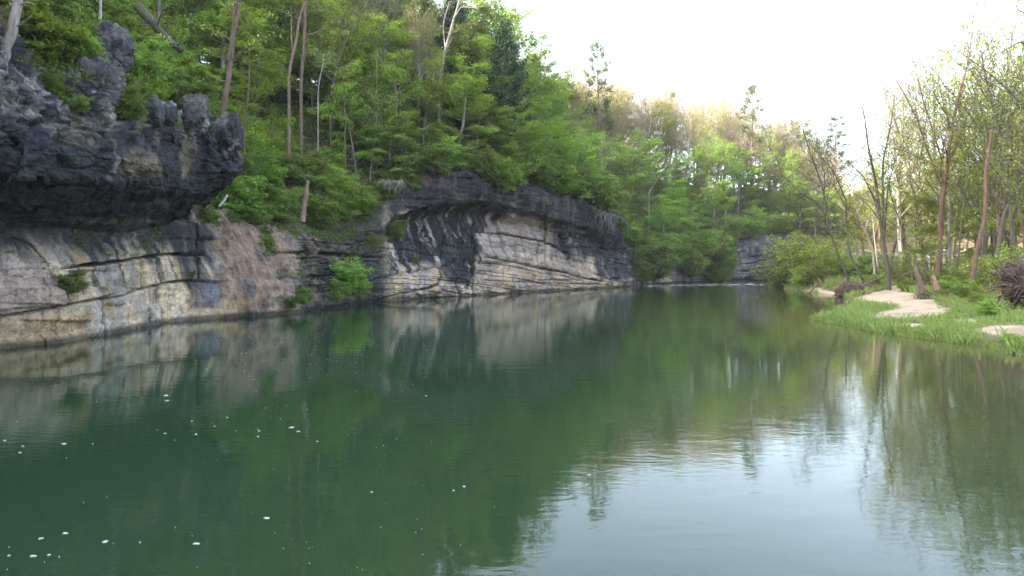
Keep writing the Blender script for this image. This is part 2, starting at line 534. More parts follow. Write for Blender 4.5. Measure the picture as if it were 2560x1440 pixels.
# rock profile at key columns: (row, outward offset in metres) from the water's edge to the top of the rock
PRO = {
    -3600: [(872, 0), (800, 0), (700, 0), (660, -.3), (600, -.6), (520, .6), (480, 1.4), (400, 2.0), (250, 1.6), (150, .4), (60, -1.2)],
    -120: [(872, 0), (790, 0), (672, .15), (662, -.25), (562, -1.0), (515, .6), (445, 2.0), (380, 2.3), (250, 2.0), (150, 1.6), (40, 1.0)],
    -30:  [(870, 0), (790, 0), (672, .15), (662, -.25), (562, -1.0), (515, .6), (445, 2.0), (380, 2.3), (250, 2.0), (170, 1.5), (85, .8)],
    80:   [(866, 0), (785, 0), (670, .15), (662, -.25), (564, -1.0), (520, .6), (450, 2.0), (390, 2.3), (260, 1.9), (200, 1.4), (150, .6)],
    150:  [(858, 0), (770, 0), (672, .1), (662, -.2), (567, -1.0), (525, .6), (455, 1.9), (400, 2.3), (270, 1.9), (205, 1.4), (165, .6)],
    250:  [(842, 0), (745, -.1), (662, -.3), (652, -.2), (571, -1.0), (535, .5), (465, 1.9), (410, 2.3), (290, 1.9), (235, 1.3), (195, .4)],
    325:  [(826, 0), (730, -.1), (655, -.2), (645, -.2), (576, -.9), (545, .4), (480, 1.8), (420, 2.3), (320, 1.9), (270, 1.2), (245, .2)],
    400:  [(808, 0), (705, -.1), (645, -.2), (635, -.1), (572, -.8), (540, .4), (485, 1.8), (430, 2.3), (320, 2.0), (260, 1.4), (235, .4)],
    455:  [(800, 0), (705, -.2), (640, -.3), (630, -.2), (560, -.7), (530, .6), (490, 1.7), (430, 2.3), (340, 2.1), (270, 1.4), (240, .4)],
    505:  [(798, 0.1), (720, -.2), (650, -.6), (620, -.9), (540, -1.4), (500, .1), (475, 1.5), (430, 2.2), (360, 2.1), (300, 1.3), (270, .4)],
    548:  [(795, .2), (730, 0), (660, -.6), (610, -1.1), (540, -1.7), (505, -1.9), (470, .2), (435, 1.4), (390, 1.5), (350, .7), (330, -.2)],
    590:  [(793, .5), (740, .1), (680, -.5), (630, -1.0), (570, -1.6), (545, -1.9), (525, -2.2), (515, -2.4), (505, -2.8), (490, -3.4), (470, -4.2)],
    700:  [(785, .5), (740, .2), (692, -.2), (660, -.6), (636, -.9), (632, -1.0), (600, -1.4), (590, -1.7), (578, -2.1), (568, -2.6), (560, -3.2)],
    800:  [(775, 0), (730, 0), (696, .0), (690, -.5), (640, -.6), (634, -1.0), (600, -1.1), (590, -1.3), (580, -1.7), (573, -2.2), (566, -2.8)],
    900:  [(760, 0), (730, .2), (694, .2), (690, -.3), (642, -.4), (637, -.9), (610, -1.0), (600, -1.2), (592, -1.5), (585, -1.9), (578, -2.4)],
    955:  [(753, 0), (730, .5), (692, .5), (670, -.2), (640, -.6), (600, -1.0), (585, -1.0), (575, -.9), (565, -1.0), (555, -1.4), (545, -2.0)],
    1010: [(748, 0), (728, .9), (688, .7), (650, -.2), (600, -1.0), (560, -1.5), (550, -1.2), (538, -.5), (520, -.4), (500, -.7), (485, -1.4)],
    1080: [(743, -.3), (722, 1.0), (675, .9), (640, -.3), (590, -1.1), (545, -1.6), (520, -.6), (508, .9), (475, 1.15), (440, 1.05), (428, .4)],
    1150: [(740, .2), (715, .6), (670, .3), (630, -.4), (580, -1.1), (535, -1.6), (512, -.4), (502, 1.1), (470, 1.4), (443, 1.35), (430, .6)],
    1230: [(735, .3), (700, .4), (650, .3), (610, -.1), (570, -.7), (540, -1.2), (522, -.4), (508, 1.1), (478, 1.45), (453, 1.4), (440, .6)],
    1300: [(732, .3), (700, .4), (662, .3), (620, -.1), (585, -.4), (560, -1.0), (545, -.1), (532, 1.2), (495, 1.5), (466, 1.45), (453, .6)],
    1380: [(727, .2), (700, .3), (672, .2), (630, -.2), (595, -.6), (575, -1.0), (560, -.1), (547, 1.1), (510, 1.4), (483, 1.35), (470, .6)],
    1470: [(722, .3), (705, .4), (692, .3), (650, -.3), (620, -.7), (598, -.9), (585, -.1), (573, .9), (545, 1.2), (518, 1.15), (506, .5)],
    1530: [(718, .4), (705, .5), (690, .3), (665, -.2), (640, -.5), (620, -.6), (605, 0), (590, .6), (570, .7), (552, .4), (540, -.4)],
    1575: [(715, .5), (705, .6), (690, .3), (675, .0), (655, -.3), (640, -.5), (630, -.6), (620, -.6), (612, -.8), (604, -1.1), (596, -1.6)],
    1620: [(710, .6), (703, .6), (690, .2), (680, .5), (668, .4), (660, .0), (650, -.5), (645, -.8), (640, -1.1), (635, -1.5), (630, -2)],
    1760: [(704, .3), (700, .3), (693, .1), (687, -.2), (680, -.4), (672, -.6), (665, -.8), (658, -1.0), (650, -1.4), (645, -1.8), (640, -2.4)],
    1825: [(702, .3), (698, .6), (690, .6), (680, .4), (670, .3), (660, .2), (650, .1), (640, 0), (632, -.2), (625, -.6), (618, -1.4)],
    1842: [(702, .6), (698, 1.2), (690, 1.4), (680, 1.0), (670, 1.0), (660, .7), (650, .5), (640, .2), (628, 0), (615, -.6), (606, -1.4)],
    1862: [(702, -1.5), (698, -.9), (690, 0), (682, .2), (675, .1), (660, .3), (648, .2), (632, .4), (615, .3), (598, 0), (585, -.8)],
    1940: [(701, -1.5), (697, -.9), (690, 0), (680, .3), (672, .2), (655, .4), (645, .2), (630, .5), (612, .3), (592, 0), (578, -.8)],
    2060: [(701, 0), (697, .1), (690, 0), (680, .1), (672, .0), (660, 0), (650, -.1), (640, -.2), (632, -.4), (626, -.8), (620, -1.4)],
    3600: [(705, 0), (700, 0), (694, -.1), (688, -.2), (680, -.4), (674, -.6), (668, -.8), (662, -1.0), (656, -1.3), (650, -1.6), (645, -2)],
}
pk = np.array(sorted(PRO))
PV = np.array([PRO[k] for k in pk], float)               # key, level, (row, off)
NL = PV.shape[1]
dep = np.where(us < -100, 24.5, np.maximum(B[:, 1], 5))
dep = np.where(us > 1960, 130, dep)
lev_v = np.stack([np.interp(us, pk, PV[:, l, 0]) for l in range(NL)], 1)
lev_o = np.stack([np.interp(us, pk, PV[:, l, 1]) for l in range(NL)], 1)
dd = dep[:, None] + lev_o * NR[:, 1][:, None] * (us[:, None] > -150)
lev_z = CAMH + (HZ - lev_v) / F * dd
lev_z[:, 0] = -0.5
lev_z[:, 1:] = np.maximum(lev_z[:, 1:], lev_z[:, 0:1] + 0.05)
wob_ = .55 * fbm(S * .30, 0, 0, 3, 150) + .35 * (_h(np.floor(S * .45).astype(np.int64), np.zeros(NS, np.int64), np.zeros(NS, np.int64), 4) - .5)
wob2 = .45 * fbm(S * .35, 3, 0, 3, 151)
lev_z[:, 4:7] += (wob2 * sstep(560, 640, us) + .25 * wob2)[:, None]
lev_z[:, 8:] += (wob_ * (.4 + .8 * sstep(930, 1000, us)))[:, None]
lev_z = np.maximum.accumulate(lev_z, axis=1)
ROWS = 300
par = np.linspace(0, 1, ROWS)
wv = np.array([1.0, 1.2, .35, 1.1, .75, .75, 1.0, 1.5, 1.0, .9])   # share of the rows that each stretch of the profile gets
cum = np.concatenate([[0], np.cumsum(wv) / wv.sum()])
zz = np.stack([np.interp(par, cum, lev_z[i]) for i in range(NS)])
oo = np.stack([np.interp(par, cum, lev_o[i]) for i in range(NS)])
k5 = np.hanning(11); k5 /= k5.sum()
pad = lambda a: np.concatenate([np.repeat(a[:, :1], 5, 1), a, np.repeat(a[:, -1:], 5, 1)], 1)
oo = np.stack([np.convolve(r, k5, 'valid') for r in pad(oo)])
SS = S[:, None] + 0 * zz
# large relief: the edges of the overhangs wander
oo = oo + (0.08 + 0.27 * sstep(3.6, 5.6, zz)) * fbm(SS * .35, zz * .4, 0, 4, 3) * sstep(0.3, 2.0, zz)
X = B[:, 0][:, None] + NR[:, 0][:, None] * oo
Y = B[:, 1][:, None] + NR[:, 1][:, None] * oo
Pm = np.stack([X, Y, zz], -1)


def grid_normals(Pg):
    a = np.gradient(Pg, axis=0)
    b = np.gradient(Pg, axis=1)
    n = np.cross(a, b)
    n /= np.linalg.norm(n, axis=2)[..., None] + 1e-9
    return n


Nn = grid_normals(Pm)
if (Nn[..., 0] * NR[:, 0][:, None] + Nn[..., 1] * NR[:, 1][:, None]).mean() < 0:
    Nn = -Nn
U, V = proj(Pm)
U = np.where(us[:, None] < -150, us[:, None], U)
V = np.where(us[:, None] < -150, HZ - (zz - CAMH) * F / 24.5, V)

# --- joints and bedding planes seen in the photograph: (points, half width in px, depth in m)
CRACKS = [
    ([(-220, 668), (0, 667), (150, 668), (250, 660), (390, 640), (520, 630)], 4.5, .40),
    ([(-220, 800), (0, 793), (60, 785), (150, 766), (220, 752), (290, 743), (350, 726)], 3.0, .20),
    ([(152, 668), (156, 720), (162, 766)], 3.5, .30), ([(254, 745), (256, 790), (258, 834)], 3.5, .30),
    ([(357, 650), (360, 722)], 3.0, .25), ([(372, 725), (378, 802)], 3.0, .25), ([(404, 742), (410, 800)], 3.0, .25),
    ([(355, 724), (420, 706), (480, 700), (570, 706)], 3.0, .25), ([(490, 560), (495, 632), (500, 702)], 2.5, .2),
    ([(215, 690), (206, 730)], 5, .25), ([(-60, 560), (60, 600), (120, 660)], 2.5, .15),
    ([(112, 842), (113, 862)], 2.5, .2), ([(155, 835), (156, 856)], 2.5, .2),
    ([(690, 634), (760, 630), (860, 636), (960, 640)], 3.5, .35), ([(690, 692), (780, 690), (860, 694), (970, 690)], 3.5, .35),
    ([(660, 660), (735, 690)], 3, .2), ([(735, 695), (745, 745)], 3, .25), ([(775, 700), (780, 750)], 3, .25),
    ([(1216, 641), (1300, 658), (1390, 676), (1512, 703)], 3.0, .35), ([(1190, 576), (1290, 590), (1370, 607), (1440, 640)], 3.0, .28),
    ([(1150, 605), (1260, 618), (1360, 640), (1520, 690)], 2.0, .14), ([(1185, 560), (1186, 640), (1183, 738)], 3.5, .35),
    ([(1280, 698), (1283, 735)], 2.0, .15), ([(1380, 672), (1384, 727)], 2.2, .18), ([(1215, 700), (1300, 706), (1400, 709), (1500, 712)], 2.0, .14),
    ([(960, 690), (1030, 676), (1100, 662), (1140, 650)], 3.0, .30), ([(1100, 655), (1102, 700), (1090, 712)], 3.0, .3),
    ([(1110, 560), (1108, 650)], 3.0, .25), ([(1060, 560), (1050, 650)], 2.5, .2), ([(1362, 540), (1366, 610)], 3, .25), ([(1420, 580), (1425, 660)], 2.5, .2),
    ([(950, 750), (1040, 730), (1100, 708)], 3.5, .35), ([(1140, 700), (1150, 742)], 3, .25),
    ([(1872, 660), (1950, 640)], 2.2, .4), ([(1860, 678), (1950, 664)], 2.2, .4), ([(1900, 640), (1898, 690)], 1.8, .3), ([(1925, 640), (1922, 690)], 1.8, .3),
    ([(1880, 645), (1950, 625)], 2, .4),
]
wu = U + 3 * fbm(SS * 1.3, zz * 1.3, 0, 3, 21)
wv_ = V + 1.6 * fbm(SS * 1.3, zz * 1.3, 5, 3, 22)
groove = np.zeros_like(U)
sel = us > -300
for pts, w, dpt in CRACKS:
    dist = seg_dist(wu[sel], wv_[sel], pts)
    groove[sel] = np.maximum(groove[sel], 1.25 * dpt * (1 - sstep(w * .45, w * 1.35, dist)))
# blocks between joints stand a little proud of one another
lay = (V - 0.02 * U) / 42.0 + 0.07 * fbm(SS * .2, zz * .2, 2, 2, 31)
li = np.floor(lay).astype(np.int64)
bi = np.floor(SS / 3.1 + 0.5 * _h(li, li * 0, li * 0, 5) * 7).astype(np.int64)
blk = (_h(li, bi, bi * 0, 9) - .5) * .34
dips = np.interp(us, [-300, 0, 500, 900, 1200, 1600, 1900], [-.05, -.05, -.05, .02, .12, .12, 0])
zb = zz + np.concatenate([[0], np.cumsum(dips[1:] * np.diff(S))])[:, None] - np.interp(700, us, np.cumsum(dips * np.gradient(S)))
def beds(th, wd, seed, warp):
    q = zb / th + warp * fbm(SS * .25, zz * .25, seed, 2, seed)
    b = np.floor(q).astype(np.int64)
    e = SS / wd + 9 * _h(b, b * 0, b * 0, seed) + .12 * vnoise(zz * 2, SS * .5, 0, seed)
    c = np.floor(e).astype(np.int64)
    fq, fe = q - b, e - c
    jb = np.minimum(fq, 1 - fq) * th
    je = np.minimum(fe, 1 - fe) * wd
    open_ = _h(b, b * 0 + 3, b * 0, seed + 1)
    openv = _h(b, c, b * 0 + 5, seed + 2)
    off = _h(b, c, b * 0, seed + 3) - .5
    gr = np.maximum((1 - sstep(.015, .075, jb)) * sstep(.25, .8, open_), (1 - sstep(.01, .06, je)) * sstep(.55, .75, openv))
    return off, gr, b, c
o1, g1_, b1_, c1_ = beds(1.15, 3.4, 201, .10)
o2, g2_, b2_, c2_ = beds(.42, 1.35, 211, .12)
fine_layer = vnoise(zz * 3.6 + 0.4 * fbm(SS * .3, zz * .3, 0, 2, 4), SS * .07, 0, 41)
knob = sstep(420, 300, V) * sstep(600, 560, us)[:, None]           # lumpy weathered rock above the near overhang
soil = sstep(530, 560, wu) * sstep(770, 700, wu) * sstep(490, 530, V) * sstep(525, 560, us)[:, None]
wk = worley(X * .75, Y * .75, zz * .62, 2)
wk2 = worley(X * 1.9, Y * 1.9, zz * 1.6, 8)
disp = -groove * (1 - .75 * soil)
disp += blk * (1 - knob) * (1 - soil) + .07 * fine_layer * (1 - .7 * knob) * (1 - .7 * sstep(600, 520, us)[:, None])
disp += knob * (.55 * (.55 - wk) + .2 * (.5 - wk2))
dark_face = sstep(600, 560, us)[:, None] * sstep(575, 540, V) * (1 - knob)
disp += dark_face * (.40 * (.5 - wk) + .15 * (.5 - wk2))
wall = np.clip(1 - knob - dark_face - soil, 0, 1) * sstep(560, 590, V)
disp += (.20 - .13 * wall) * fbm(X * .8, Y * .8, zz * .8, 5, 6) + .10 * fbm(X * 3, Y * 3, zz * 3, 3, 7)
disp += soil * (.35 * fbm(SS * 1.6, zz * .35, 0, 4, 12) + .12 * fbm(SS * 4, zz * 1.2, 0, 3, 13))
wxx, wyy, wzz = X + .5 * fbm(X * .9, Y * .9, zz * .9, 3, 14), Y + .5 * fbm(X * .9, Y * .9, zz * .9, 3, 15), zz + .25 * fbm(X * .9, Y * .9, zz * .9, 3, 16)
f1, f2 = worley(wxx * .55, wyy * .55, wzz * 1.1, 17, True)
g1, g2 = worley(wxx * 1.5, wyy * 1.5, wzz * 2.6, 18, True)
crag = np.clip(knob + dark_face + .55 * sstep(955, 985, wu) + .6 * sstep(700, 760, wu) * sstep(990, 950, wu), 0, 1) * (1 - soil)
disp *= 1 - .35 * dark_face
lipm = sstep(955, 985, wu)
disp -= crag * (1 - .6 * dark_face) * (1 - .7 * lipm) * (.24 * (1 - sstep(0, .16, f2 - f1)) + .12 * (1 - sstep(0, .14, g2 - g1)))
disp -= lipm * .22 * np.abs(fbm(SS * 1.1, zz * .25, 4, 4, 141)) * sstep(560, 500, V + .05 * U - 60)
disp -= dark_face * .30 * np.abs(fbm(SS * .8 + zz * .3, zz * .35, 4, 5, 142))
disp += crag * (1 - .6 * dark_face) * (1 - .6 * lipm) * .16 * (_h(np.floor(f1 * 9).astype(np.int64), np.floor(wzz * 1.1).astype(np.int64), np.floor(SS * .4).astype(np.int64), 3) - .5)
disp -= crag * (.24 - .09 * dark_face - .08 * knob) * np.abs(fbm(X * 1.5, Y * 1.5, zz * 1.7, 6, 19, .58))
bedm = np.clip(wall + .5 * lipm * (1 - wall), 0, 1) * (1 - soil)
nearw = sstep(600, 520, us)[:, None]
tq = fbm(SS * .55, zz * 1.1, 7, 4, 221) * 5
terr = (np.floor(tq) + sstep(.7, 1.0, tq - np.floor(tq))) / 5
disp += bedm * ((.22 * o1 + .15 * (1 - nearw) * o2) + .26 * terr * (1 - .6 * nearw))
disp -= bedm * np.maximum(.16 * g1_ * (1 - .9 * nearw), .09 * g2_ * (1 - .9 * nearw))
disp *= sstep(-.5, .3, zz) * .9 + .1
Pm = Pm + Nn * disp[..., None]
Pm[..., 2][:, 0] = -.5

# --- stains, lichens and the colours of the beds, plus shade painted into the undercut
c0 = np.zeros(U.shape + (3,)) + (.30, .265, .225)
nA = fbm(SS * .5, zz * .5, 1, 4, 51)
nB = fbm(SS * 1.5, zz * .22, 2, 4, 52)                    # runs down the face
nC = fbm(SS * 2.6 + zz * .55, zz * .16, 3, 3, 53)
nD = fbm(X * 1.2, Y * 1.2, zz * 1.2, 5, 54)
BUFF, PINK, OCHRE, BLACK, GREY, SOIL, BLUE, WHITE = (.56, .435, .295), (.42, .335, .285), (.47, .31, .15), (.022, .023, .028), (.15, .148, .152), (.25, .17, .125), (.13, .14, .18), (.52, .49, .45)
c0 = mixc(c0, BUFF, sstep(-.2, .35, nA))
c0 = mixc(c0, OCHRE, .7 * sstep(.15, .5, nD))
UM = us[:, None] + 0 * zz
near = sstep(560, 500, wu)
lower = sstep(655, 690, wv_)
c0 = mixc(c0, PINK, near * sstep(160, 140, wu) * sstep(790, 770, wv_) * .85)
c0 = mixc(c0, OCHRE, near * sstep(775, 800, wv_) * sstep(330, 150, wu) * .55)
c0 = mixc(c0, WHITE, near * .6 * sstep(.2, .5, nB) * sstep(640, 680, V) * sstep(150, 190, wu))
c0 = mixc(c0, BLACK, near * sstep(.24, .42, nC) * sstep(160, 200, wu) * sstep(800, 690, wv_) * .75)
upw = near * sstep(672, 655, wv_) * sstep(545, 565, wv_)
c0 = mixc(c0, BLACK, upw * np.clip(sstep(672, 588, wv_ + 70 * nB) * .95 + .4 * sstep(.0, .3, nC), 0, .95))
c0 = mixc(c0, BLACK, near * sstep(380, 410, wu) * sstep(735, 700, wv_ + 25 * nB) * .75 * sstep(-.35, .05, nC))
c0 = mixc(c0, BLUE, .8 * sstep(500, 515, wu) * sstep(590, 570, wu) * sstep(700, 712, wv_) * sstep(775, 760, wv_))
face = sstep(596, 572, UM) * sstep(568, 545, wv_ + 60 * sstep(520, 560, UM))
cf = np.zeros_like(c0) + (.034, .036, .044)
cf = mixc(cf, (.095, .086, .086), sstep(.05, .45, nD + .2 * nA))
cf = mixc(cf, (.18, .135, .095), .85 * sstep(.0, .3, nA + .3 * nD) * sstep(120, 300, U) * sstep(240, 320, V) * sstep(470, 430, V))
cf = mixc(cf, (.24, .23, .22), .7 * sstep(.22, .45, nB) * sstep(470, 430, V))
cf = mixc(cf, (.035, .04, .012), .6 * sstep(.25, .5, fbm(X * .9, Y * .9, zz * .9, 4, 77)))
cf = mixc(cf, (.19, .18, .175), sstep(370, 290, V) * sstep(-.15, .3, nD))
cf = mixc(cf, (.016, .0165, .019), .9 * sstep(425, 470, wv_))  # black rock under the overhang, with the undercut's shade deepened in its colour
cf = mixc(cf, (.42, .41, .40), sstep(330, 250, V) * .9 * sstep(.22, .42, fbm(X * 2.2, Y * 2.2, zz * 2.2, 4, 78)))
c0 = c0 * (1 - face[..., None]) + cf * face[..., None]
cs = np.zeros_like(c0) + SOIL
cs = mixc(cs, (.33, .26, .19), sstep(0, .4, nB))
cs = mixc(cs, (.14, .11, .10), sstep(.05, .4, -nD))
cs = mixc(cs, OCHRE, .6 * sstep(.2, .5, nA))
c0 = c0 * (1 - soil[..., None]) + cs * soil[..., None]
led = sstep(715, 760, wu + 40 * nA) * sstep(985, 950, wu)
cl = np.zeros_like(c0) + (.070, .060, .052)
cl = mixc(cl, (.20, .145, .10), sstep(-.1, .3, nD) * sstep(920, 820, wu) * .8)
cl = mixc(cl, (.035, .036, .035), sstep(-.05, .25, nB))
cl = mixc(cl, (.05, .075, .02), .7 * sstep(.18, .4, fbm(X * .8, Y * .8, zz * 1.5, 4, 79)))
c0 = c0 * (1 - led[..., None]) + cl * led[..., None]
mid = sstep(955, 985, wu) * sstep(1720, 1640, wu)
cm = np.zeros_like(c0) + (.39, .315, .275)
cm = mixc(cm, BUFF, sstep(-.1, .35, nA + .3 * nD) * sstep(600, 690, V))
cm = mixc(cm, OCHRE, .75 * sstep(.18, .42, nD) * sstep(640, 680, V))
cm = mixc(cm, (.10, .095, .10), .6 * sstep(.0, .35, nB) * sstep(700, 620, V))
cm = mixc(cm, WHITE, .75 * sstep(.2, .45, nC) * sstep(560, 600, V) * sstep(1240, 1190, wu))
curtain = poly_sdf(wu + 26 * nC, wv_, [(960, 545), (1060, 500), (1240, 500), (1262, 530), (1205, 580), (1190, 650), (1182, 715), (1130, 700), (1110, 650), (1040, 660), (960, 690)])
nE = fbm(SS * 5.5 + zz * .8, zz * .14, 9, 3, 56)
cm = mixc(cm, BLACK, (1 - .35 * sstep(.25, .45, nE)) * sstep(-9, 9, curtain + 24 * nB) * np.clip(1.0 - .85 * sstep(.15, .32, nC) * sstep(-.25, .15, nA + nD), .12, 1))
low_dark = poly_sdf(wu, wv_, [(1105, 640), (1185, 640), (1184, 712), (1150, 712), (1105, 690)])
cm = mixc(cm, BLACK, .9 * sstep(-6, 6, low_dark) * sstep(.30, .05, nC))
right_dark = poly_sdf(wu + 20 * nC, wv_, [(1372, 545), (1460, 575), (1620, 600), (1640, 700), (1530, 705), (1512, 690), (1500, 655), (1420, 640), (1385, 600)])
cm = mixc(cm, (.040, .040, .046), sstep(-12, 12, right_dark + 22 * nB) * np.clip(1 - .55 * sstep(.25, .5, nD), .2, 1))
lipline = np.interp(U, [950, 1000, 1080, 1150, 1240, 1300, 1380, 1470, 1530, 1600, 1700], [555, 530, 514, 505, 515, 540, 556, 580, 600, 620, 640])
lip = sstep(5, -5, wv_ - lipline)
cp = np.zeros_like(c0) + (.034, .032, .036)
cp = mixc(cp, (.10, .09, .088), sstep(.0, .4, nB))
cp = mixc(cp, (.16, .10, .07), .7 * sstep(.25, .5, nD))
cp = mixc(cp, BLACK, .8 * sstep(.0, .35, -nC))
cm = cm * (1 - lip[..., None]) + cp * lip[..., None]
c0 = c0 * (1 - mid[..., None]) + cm * mid[..., None]
far = sstep(1650, 1720, wu)
cx = np.zeros_like(c0) + (.13, .125, .125)
cx = mixc(cx, (.06, .06, .065), sstep(-.1, .3, nB + .3 * nA))
cx = mixc(cx, (.26, .245, .225), sstep(.1, .4, nD))
c0 = c0 * (1 - far[..., None]) + cx * far[..., None]
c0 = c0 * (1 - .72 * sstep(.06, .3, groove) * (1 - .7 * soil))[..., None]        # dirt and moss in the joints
c0 = c0 * (1 - .55 * bedm * np.maximum(g1_ * (1 - .9 * nearw), .6 * g2_ * (1 - .9 * nearw)))[..., None]
c0 = c0 * (1 + .30 * bedm[..., None] * (_h(b1_, c1_, b1_ * 0, 233) - .5)[..., None] + .22 * bedm[..., None] * (_h(b2_, c2_, b1_ * 0, 234) - .5)[..., None])
wet = sstep(.32, .10, zz + .12 * nD)                      # dark wet line at the water
c0 = c0 * (1 - .75 * wet[..., None])
moss = sstep(.15, .4, fbm(X * .7, Y * .7, zz * .7, 4, 88)) * sstep(.55, .8, Nn[..., 2])
c0 = mixc(c0, (.05, .075, .018), moss * .8)
c0 = np.clip(c0, .008, .8)


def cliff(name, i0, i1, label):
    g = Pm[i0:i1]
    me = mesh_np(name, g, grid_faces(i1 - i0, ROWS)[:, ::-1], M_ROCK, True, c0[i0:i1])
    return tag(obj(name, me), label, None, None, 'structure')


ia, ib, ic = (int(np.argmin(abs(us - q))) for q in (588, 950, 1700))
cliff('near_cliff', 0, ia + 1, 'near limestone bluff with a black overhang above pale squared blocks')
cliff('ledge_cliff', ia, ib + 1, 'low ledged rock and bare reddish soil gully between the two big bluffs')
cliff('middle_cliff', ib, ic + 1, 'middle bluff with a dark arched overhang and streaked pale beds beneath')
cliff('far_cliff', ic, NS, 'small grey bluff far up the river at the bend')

# ---------------------------------------------------------------- hillside above the rock
TT = np.concatenate([[0, .4, .9, 1.5], np.arange(2.2, 12, .8), np.arange(12, 40, 1.6), np.arange(40, 100, 4)])
top = Pm[:, -1, :].copy()
top_s = np.stack([np.convolve(np.pad(top[:, k], 12, 'edge'), np.ones(25) / 25, 'valid') for k in range(3)], 1)
sl_k = [-3600, -300, 300, 560, 615, 700, 900, 960, 1100, 1300, 1500, 1600, 1700, 1850, 2050, 3600]
SL1 = np.interp(us, sl_k, [1.5, 1.45, 1.15, .9, 1.15, 1.15, 1.05, .9, .66, .56, .56, .8, .8, .7, .55, .4])     # first 10 m
RISE = np.interp(us, sl_k, [100, 96, 80, 56, 46, 42, 30, 26, 19, 16, 17, 21, 23, 22, 20, 18])  # unseen left end raised and steepened to cast shade on the right bank


def hill_rise(i, t):
    r = RISE[i]
    return r * (1 - np.exp(-SL1[i] * t / r))


ii = np.arange(NS)
hx = top_s[:, 0][:, None] - NR[:, 0][:, None] * TT
hy = top_s[:, 1][:, None] - NR[:, 1][:, None] * TT
hz = top_s[:, 2][:, None] + hill_rise(ii[:, None], TT[None, :])
w0 = sstep(0, 2.5, TT)[None, :]
hx = top[:, 0][:, None] * (1 - w0) + top_s[:, 0][:, None] * w0 - NR[:, 0][:, None] * TT
hy = top[:, 1][:, None] * (1 - w0) + top_s[:, 1][:, None] * w0 - NR[:, 1][:, None] * TT
hz = top[:, 2][:, None] * (1 - w0) + top_s[:, 2][:, None] * w0 + hill_rise(ii[:, None], TT[None, :])
hz += w0 * (.55 * fbm(hx * .3, hy * .3, 0, 4, 91) + .15 * fbm(hx * 1.4, hy * 1.4, 0, 3, 92)) - .02
HP = np.stack([hx, hy, hz], -1)
o = obj('hillside', mesh_np('hillside', HP, grid_faces(NS, len(TT))[:, ::-1], M_HILL, True))
tag(o, 'steep wooded slope of brown leaf litter above the bluffs', None, None, 'structure')


def hill_at(u, t):
    i = int(np.clip(np.searchsorted(us, u), 0, NS - 1))
    return np.array([np.interp(t, TT, hx[i]), np.interp(t, TT, hy[i]), np.interp(t, TT, hz[i])])


def hill_px(u, t):
    """Point of the hillside t metres behind the edge of the rock that stands in pixel column u."""
    best = None
    for uu in np.arange(u - 420, u + 421, 10.0):
        p = hill_at(uu, t)
        q = proj(p)[0]
        if p[1] > 5 and (best is None or abs(q - u) < best[0]):
            best = (abs(q - u), p)
    return best[1]


# ---------------------------------------------------------------- river and right bank
RB = [W2(u_, v_) for u_, v_ in [(2560, 884), (2480, 864), (2380, 852), (2300, 846), (2210, 830), (2130, 815), (2080, 804), (2040, 797), (2070, 792), (2110, 783), (2135, 772), (2150, 765)]]
RB += [np.array(W2(u_, v_)) for u_, v_ in [(2135, 748), (2110, 742), (2060, 736), (2030, 731), (1990, 726), (1945, 720), (1928, 714)]]
RB = [np.array([14.5, -60]), np.array([16.5, -10]), np.array([17.8, 12])] + RB + [np.array([39.5, 104]), np.array([46, 111]), np.array([60, 114]), np.array([90, 112]), np.array([200, 95]), np.array([260, 80]), np.array([260, -60])]
RBp = [tuple(p) for p in RB]
gx = np.concatenate([np.arange(13, 46, .22), np.arange(46, 80, .6), np.arange(80, 262, 4)])
gy = np.concatenate([np.arange(-60, 18, 3), np.arange(18, 72, .3), np.arange(72, 116.5, .7)])
GX, GY = np.meshgrid(gx, gy, indexing='ij')
wob = .35 * fbm(GX * .9, GY * .9, 0, 3, 61)
SD = poly_sdf(GX, GY, RBp) + wob


def bank_z(x, y, sd=None):
    x, y = np.asarray(x, float), np.asarray(y, float)
    if sd is None:
        sd = poly_sdf(x, y, RBp) + .35 * fbm(x * .9, y * .9, 0, 3, 61)
    z = np.where(sd > 0, .16 * (1 - np.exp(-sd / .6)) + .042 * np.minimum(sd, 26) + .012 * np.maximum(sd - 26, 0), .35 * sd)
    z = z + sstep(1, 6, sd) * .16 * fbm(x * .35, y * .35, 0, 4, 62)
    # the sand bar is a low mound, and the far bank stands higher with a cut edge
    z = z + .42 * np.exp(-(((x - 30.5) / 6.5) ** 2 + ((y - 54) / 9) ** 2)) * sstep(.3, 3, sd)
    z = z + .75 * sstep(66, 76, y) * sstep(.0, 1.6, sd)
    return np.maximum(z, -1.5)


GZ = bank_z(GX, GY, SD)
GP = np.stack([GX, GY, GZ], -1)
GU, GV = proj(GP)
wgu = GU + 26 * fbm(GX * 1.2, GY * 1.2, 0, 3, 63)
wgv = GV + 7 * fbm(GX * 1.2, GY * 1.2, 3, 3, 64)
SAND = [[(2140, 748), (2150, 738), (2200, 726), (2240, 715), (2285, 714), (2262, 726), (2300, 740), (2340, 757), (2384, 778), (2310, 792), (2200, 800), (2172, 790), (2235, 770), (2232, 756), (2190, 762), (2150, 760)],
        [(2430, 824), (2480, 816), (2640, 805), (2640, 838), (2500, 838)], [(2215, 812), (2275, 806), (2330, 812), (2290, 820), (2235, 822)], [(2100, 806), (2150, 806), (2140, 811), (2105, 811)], [(2380, 800), (2450, 796), (2440, 803), (2390, 806)], [(2060, 692), (2100, 686), (2150, 688), (2155, 700), (2110, 702)],
        [(1990, 728), (2030, 722), (2100, 728), (2110, 746), (2060, 740)], [(1915, 716), (1945, 712), (1950, 722), (1930, 724)]]
sand = np.zeros_like(GX)
for pl in SAND:
    sand = np.maximum(sand, sstep(-3, 3, poly_sdf(wgu, wgv, pl)))
sand *= (SD > -.6)
